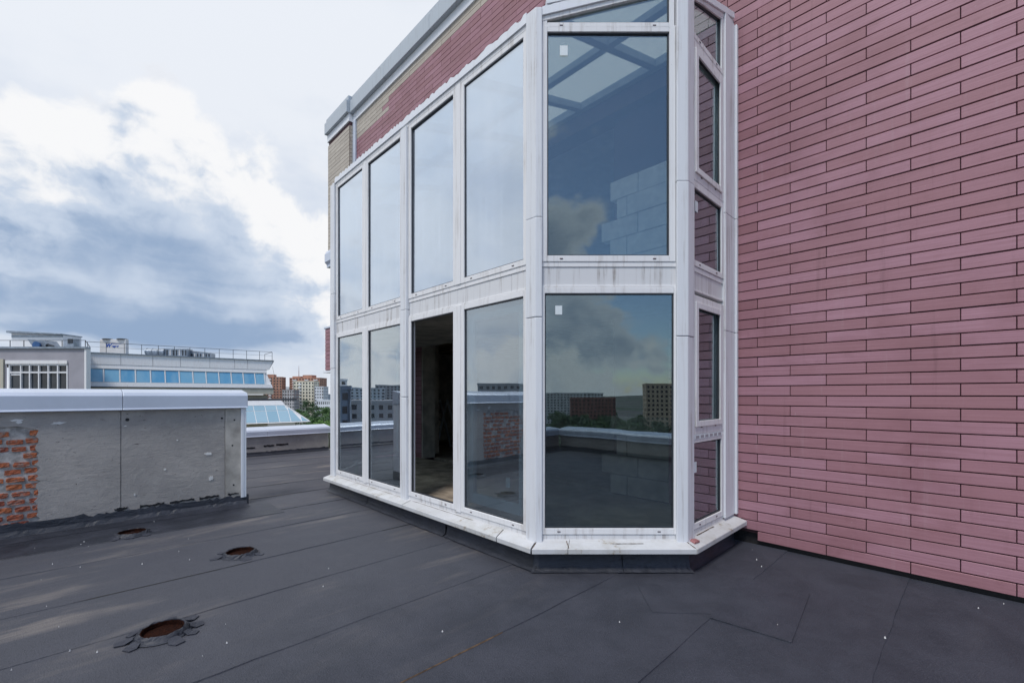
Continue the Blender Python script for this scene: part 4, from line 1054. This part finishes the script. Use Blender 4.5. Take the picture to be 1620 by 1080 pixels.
# big air-conditioning unit with its blue lettering, square to us
ZH = 41.0; zb = z_at(560.5, 38.5)
th = Thing('cooling_unit', 'big cream air-conditioning unit with blue lettering on the mansard roof', 'air conditioner', (px_at(180, ZH), ZH, zb), world=True)
X = lambda px: px_at(px, ZH) - px_at(180, ZH)
Zp = lambda py: z_at(py, ZH) - zb
th.part('cabinet', MB().box(X(157.5), X(199), 0, .34, .0, Zp(536.5)), 'unit_white', bevel=.05)
for a in (168, 191): th.part('fan_guard', MB().tube((X(a), .17, Zp(536.4)), (X(a), .17, Zp(535.4)), .44, .36, 18), 'dark_metal')
th.part('foot', MB().box(X(160), X(164), 0.02, .32, -.45, -.002), 'dark_metal'); th.part('foot', MB().box(X(196), X(200), 0.02, .32, -.45, -.002), 'dark_metal')
def lettering(txt, size, loc, shear, parent, m, bold=0.0):
    cu_ = bpy.data.curves.new('lettering', 'FONT'); cu_.body = txt; cu_.size = size; cu_.shear = shear; cu_.extrude = .004; cu_.offset = bold
    tmp = bpy.data.objects.new('tmp', cu_); col.objects.link(tmp)
    bpy.context.view_layer.update()
    me = bpy.data.meshes.new_from_object(tmp.evaluated_get(bpy.context.evaluated_depsgraph_get()))
    bpy.data.objects.remove(tmp)
    me.materials.clear(); me.materials.append(MATS[m])
    o = bpy.data.objects.new('lettering', me); col.objects.link(o); o.parent = parent; o.location = loc; o.rotation_euler = (R(90), 0, 0); return o
lettering('W', .46, (X(167.3), -.012, Zp(548.8)), .25, th.e, 'logo_blue', .02)
lettering('esper', .30, (X(176.2), -.012, Zp(549.0)), .30, th.e, 'logo_blue', .012)
th.part('logo_stripe', MB().box(X(175.5), X(192), -.014, -.004, Zp(543.9), Zp(543.0)), 'logo_blue')
# ventilation ducts on the same roof
for (p0, p1, y0, y1, sh, lab, nm) in ((228, 255, 550.5, 561, 'tube', 'round grey duct lying on the mansard roof, left of the louvred unit', 'round_duct'), (254.5, 294, 551, 563.5, 'box', 'long louvred grey air handling unit on the mansard roof', 'air_handler'), (294.5, 331, 553, 565.5, 'box', 'tapering grey box duct at the right end of the roof plant', 'box_duct')):
    ZH = 41 + (p0 - 228) / 40; zb = z_at(y1, ZH)
    th = Thing(nm, lab, 'duct', (px_at((p0 + p1) / 2, ZH), ZH, zb), world=True, rot=.18)
    wd = px_at(p1, ZH) - px_at(p0, ZH); h = (y1 - y0) * ZH / F
    if sh == 'tube':
        th.part('barrel', MB().tube((-wd / 2, .5, h / 2), (wd / 2, .5, h / 2), h / 2, None, 20), 'galvanised')
        for k in range(4): th.part('flange', MB().tube((-wd / 2 + .05 + k * wd / 3.3, .5, h / 2), (-wd / 2 + .11 + k * wd / 3.3, .5, h / 2), h / 2 + .03, None, 20), 'galvanised')
    else:
        hh = h * (.62 if nm == 'box_duct' else 1)
        th.part('casing', MB().prism([(-wd / 2, 0, 0), (wd / 2, 0, 0), (wd / 2, 0, hh), (-wd / 2, 0, h)], [(-wd / 2, 1, 0), (wd / 2, 1, 0), (wd / 2, 1, hh), (-wd / 2, 1, h)]), 'galvanised', bevel=.02)
        nl = 9
        for k in range(nl): 
            x = -wd / 2 + (k + .5) * wd / nl; th.part('louvre', MB().box(x - .05, x + .05, -.03, -.003, h * .12, min(h, hh) * .82), 'dark_metal' if k % 3 else 'unit_white')

# ------------------------------------------------------------------ distant town
def tower(name, label, x0p, x1p, ytop, D_, depth, m, floors, cols_, turn=0.0, group='distant apartment blocks', steps=(), bal=None, base=-33.0, win=.5):
    W_ = abs(px_at(x1p, D_) - px_at(x0p, D_)); top = z_at(ytop, D_)
    th = Thing(name, label, 'building', (px_at((x0p + x1p) / 2, D_), D_, base), group, world=True, rot=turn)
    build_tower(th, W_, depth, top - base, m, floors, cols_, bal, win); 
    for (a, b, y0) in steps:
        xa, xb = -W_ / 2 + W_ * a, -W_ / 2 + W_ * b; th.part('roof_storey', MB().box(xa, xb, 2, depth * .7, top - base + .92, z_at(y0, D_) - base), m)
    return th
def build_tower(th, W_, depth, H_, m, floors, cols_, bal=None, win=.5):
    th.part('glazing', MB().box(-W_ / 2 + .4, W_ / 2 - .4, .4, depth - .4, 0, H_ - .5), 'dark_glass')
    fh = H_ / floors; wv = MB()
    for (ax, ln, lo, hi) in (('x', W_, 0, .55), ('x', W_, depth - .55, depth), ('y', depth, -W_ / 2, -W_ / 2 + .55), ('y', depth, W_ / 2 - .55, W_ / 2)):
        nc = cols_ if ax == 'x' else max(2, int(cols_ * depth / W_)); cw = ln / nc
        for k in range(nc + 1):
            c = k * cw; hw = cw * (1 - win) / 2
            a, b = max(0, c - hw), min(ln, c + hw)
            if ax == 'x': wv.box(-W_ / 2 + a, -W_ / 2 + b, lo, hi, 0, H_)
            else: wv.box(lo + .01, hi - .01, a, b, 0, H_ - .01)
        for k in range(floors + 1):
            z0, z1 = max(0, k * fh - fh * .22), min(H_, k * fh + fh * .24)
            if ax == 'x': wv.box(-W_ / 2 + .02, W_ / 2 - .02, lo + .02, hi - .02, z0, z1 - .02)
            else: wv.box(lo + .03, hi - .03, .03, ln - .03, z0, z1 - .03)
    th.part('facade', wv, m, kind='stuff')
    th.part('roof', MB().box(-W_ / 2 - .2, W_ / 2 + .2, -.2, depth + .2, H_ + .02, H_ + .9), m)
    if bal:
        bm_ = MB()
        for c in bal:
            for k in range(1, floors): bm_.box(-W_ / 2 + W_ * c, -W_ / 2 + W_ * (c + .14), -1.2, -.03, k * fh - .1, k * fh + fh * .36)
        th.part('balconies', bm_, 'far_white', kind='stuff')
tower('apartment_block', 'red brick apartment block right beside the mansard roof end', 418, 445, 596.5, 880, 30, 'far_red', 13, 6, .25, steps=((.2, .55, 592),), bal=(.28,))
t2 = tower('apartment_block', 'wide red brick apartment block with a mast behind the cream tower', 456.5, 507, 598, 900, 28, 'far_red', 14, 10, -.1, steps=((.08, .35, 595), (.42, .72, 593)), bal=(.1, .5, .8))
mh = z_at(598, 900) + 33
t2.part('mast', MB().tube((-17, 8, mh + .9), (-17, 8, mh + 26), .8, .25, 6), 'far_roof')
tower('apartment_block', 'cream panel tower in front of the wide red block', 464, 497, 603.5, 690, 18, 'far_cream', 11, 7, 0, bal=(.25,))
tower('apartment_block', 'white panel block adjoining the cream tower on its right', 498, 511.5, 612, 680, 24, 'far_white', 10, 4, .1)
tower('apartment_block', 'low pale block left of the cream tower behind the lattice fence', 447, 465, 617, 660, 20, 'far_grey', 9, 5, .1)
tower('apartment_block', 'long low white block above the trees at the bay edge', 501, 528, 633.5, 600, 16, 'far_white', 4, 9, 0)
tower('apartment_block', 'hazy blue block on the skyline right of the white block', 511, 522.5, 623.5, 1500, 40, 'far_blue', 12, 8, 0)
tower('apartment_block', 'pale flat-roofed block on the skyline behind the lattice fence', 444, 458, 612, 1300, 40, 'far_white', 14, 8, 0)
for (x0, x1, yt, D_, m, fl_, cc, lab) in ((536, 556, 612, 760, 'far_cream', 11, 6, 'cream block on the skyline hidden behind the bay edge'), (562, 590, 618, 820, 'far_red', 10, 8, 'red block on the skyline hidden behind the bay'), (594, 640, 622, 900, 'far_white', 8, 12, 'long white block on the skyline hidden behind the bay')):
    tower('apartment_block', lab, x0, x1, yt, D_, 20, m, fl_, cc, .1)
# what the panes mirror: the town to the left of and behind the camera
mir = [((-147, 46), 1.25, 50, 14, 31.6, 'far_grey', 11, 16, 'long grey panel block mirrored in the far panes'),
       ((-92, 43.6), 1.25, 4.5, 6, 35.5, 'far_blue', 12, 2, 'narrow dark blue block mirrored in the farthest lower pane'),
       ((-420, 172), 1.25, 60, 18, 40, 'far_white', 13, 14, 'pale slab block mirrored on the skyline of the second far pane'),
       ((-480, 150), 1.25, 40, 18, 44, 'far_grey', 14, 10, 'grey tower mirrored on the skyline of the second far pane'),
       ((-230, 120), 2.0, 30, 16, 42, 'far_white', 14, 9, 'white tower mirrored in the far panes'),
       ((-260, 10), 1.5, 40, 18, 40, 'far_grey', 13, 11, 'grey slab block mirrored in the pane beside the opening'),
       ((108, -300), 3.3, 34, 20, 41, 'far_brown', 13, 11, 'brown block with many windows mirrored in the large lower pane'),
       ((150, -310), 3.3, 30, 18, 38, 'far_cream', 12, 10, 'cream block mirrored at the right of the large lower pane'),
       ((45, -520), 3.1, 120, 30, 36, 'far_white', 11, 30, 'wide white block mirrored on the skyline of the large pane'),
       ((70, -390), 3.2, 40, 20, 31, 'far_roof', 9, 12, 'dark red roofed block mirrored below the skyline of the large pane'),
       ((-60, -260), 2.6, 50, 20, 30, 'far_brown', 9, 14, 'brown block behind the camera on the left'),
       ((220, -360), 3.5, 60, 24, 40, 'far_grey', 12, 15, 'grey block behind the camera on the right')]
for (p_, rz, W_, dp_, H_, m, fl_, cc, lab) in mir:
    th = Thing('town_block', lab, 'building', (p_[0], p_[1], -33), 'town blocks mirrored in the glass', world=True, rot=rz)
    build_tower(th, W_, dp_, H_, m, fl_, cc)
# ------------------------------------------------------------------ trees
def crown_mesh(name, m, seed, n_leaf=900, rx=4.2, rz=5.0):
    r3 = random.Random(seed); mb = MB(); lob = []
    for k in range(15):
        th_ = r3.uniform(0, 6.28); h = r3.uniform(-.75, .85); r_ = math.sqrt(max(0, 1 - h * h)) * r3.uniform(.35, .75)
        lob.append((Vector((math.cos(th_) * r_ * rx, math.sin(th_) * r_ * rx, h * rz * .75)), r3.uniform(1.1, 2.1)))
    for i in range(n_leaf):
        c, rad = lob[i % len(lob)]; d_ = Vector((r3.gauss(0, 1), r3.gauss(0, 1), r3.gauss(0, 1))).normalized() * rad * r3.uniform(.65, 1.1)
        p_ = c + d_; s_ = r3.uniform(.22, .48)
        a = Vector((r3.gauss(0, 1), r3.gauss(0, 1), r3.gauss(0, .6))).normalized(); b = a.cross(d_.normalized() + Vector((r3.uniform(-.5, .5),) * 3)).normalized()
        mb.add([p_ - a * s_, p_ + b * s_ * .7, p_ + a * s_, p_ - b * s_ * .7], [(0, 1, 2, 3)])
    me = mb.mesh(name); me.materials.append(MATS[m]); return me
crowns = {k: [crown_mesh('crown', k, 10 * i + 1) for i in range(2)] for k in ('leaf_dark', 'leaf_mid', 'leaf_light')}
tr = MB(); tr.tube((0, 0, 0), (0, 0, 6), .32, .2, 8); tr.tube((0, 0, 5.8), (.3, .2, 12), .2, .06, 7)
for k in range(6):
    a = k * 1.05; tr.tube((0, 0, 5 + k * .7), (math.cos(a) * 2.6, math.sin(a) * 2.6, 8 + k * .8), .1, .03, 6)
trunk_me = tr.mesh('trunk'); trunk_me.materials.append(MATS['bark'])
r3 = random.Random(21)
def tree(x, y, h, kind, lab, grp):
    e = bpy.data.objects.new('tree', None); col.objects.link(e); e.location = (x, y, -33); e['label'] = lab; e['category'] = 'tree'; e['group'] = grp
    s_ = h / 15.0; e.scale = (s_ * r3.uniform(1.0, 1.35), s_ * r3.uniform(1.0, 1.35), s_); e.rotation_euler = (0, 0, r3.uniform(0, 6))
    c = bpy.data.objects.new('crown', r3.choice(crowns[kind])); col.objects.link(c); c.parent = e; c.location = (0, 0, 10.2)
    k = bpy.data.objects.new('trunk', trunk_me); col.objects.link(k); k.parent = e
view = [(488, 631.5, 560, 'leaf_dark', 'tall dark round tree in front of the cream tower'),
        (476, 645, 470, 'leaf_mid', 'leftmost green tree beside the skylight hip'), (497, 641, 500, 'leaf_dark', 'dark green tree right below the tall round one'),
        (510, 642, 480, 'leaf_mid', 'mid green tree below the long low white block'), (520, 643, 470, 'leaf_mid', 'mid green tree touching the bay edge, upper row'),
        (484, 651, 400, 'leaf_mid', 'mid green tree in the second row beside the skylight'), (499, 650, 400, 'leaf_dark', 'dark green tree in the middle of the second row'),
        (515, 652, 390, 'leaf_mid', 'mid green tree in the second row at the bay edge'), (492, 658, 340, 'leaf_mid', 'green tree in the third row above the yellow-green ones'),
        (507, 657, 340, 'leaf_mid', 'green tree in the third row near the bay'), (524, 657, 340, 'leaf_dark', 'dark tree in the third row cut by the bay edge'),
        (500, 665, 285, 'leaf_light', 'yellow-green tree above the low coping, left'), (511, 663, 285, 'leaf_light', 'yellow-green tree above the low coping, middle'),
        (521, 664, 280, 'leaf_light', 'yellow-green tree above the low coping, right'), (468, 652, 400, 'leaf_mid', 'green tree half hidden by the skylight hip')]
for (px, py, D_, kind, lab) in view:
    h = z_at(py, D_) + 33; tree(px_at(px, D_), D_, h, kind, lab, 'trees beyond the far roof edge')
for k in range(12):
    px = 530 + k * 9; D_ = 300 + (k * 137) % 260; tree(px_at(px, D_), D_, r3.uniform(13, 20), r3.choice(['leaf_dark', 'leaf_mid', 'leaf_mid', 'leaf_light']), 'leafy green tree in the row behind the glazed bay', 'trees behind the bay')
for k in range(130):
    if k < 92: y = r3.uniform(-165, -420); x = r3.uniform(-.1, .55) * -y
    else: x = r3.uniform(-330, -140); y = -x * r3.uniform(.0, .45)
    tree(x, y, r3.uniform(13, 22), r3.choice(['leaf_dark', 'leaf_mid', 'leaf_mid']), 'leafy green tree of the town mirrored in the panes', 'trees mirrored in the glass')
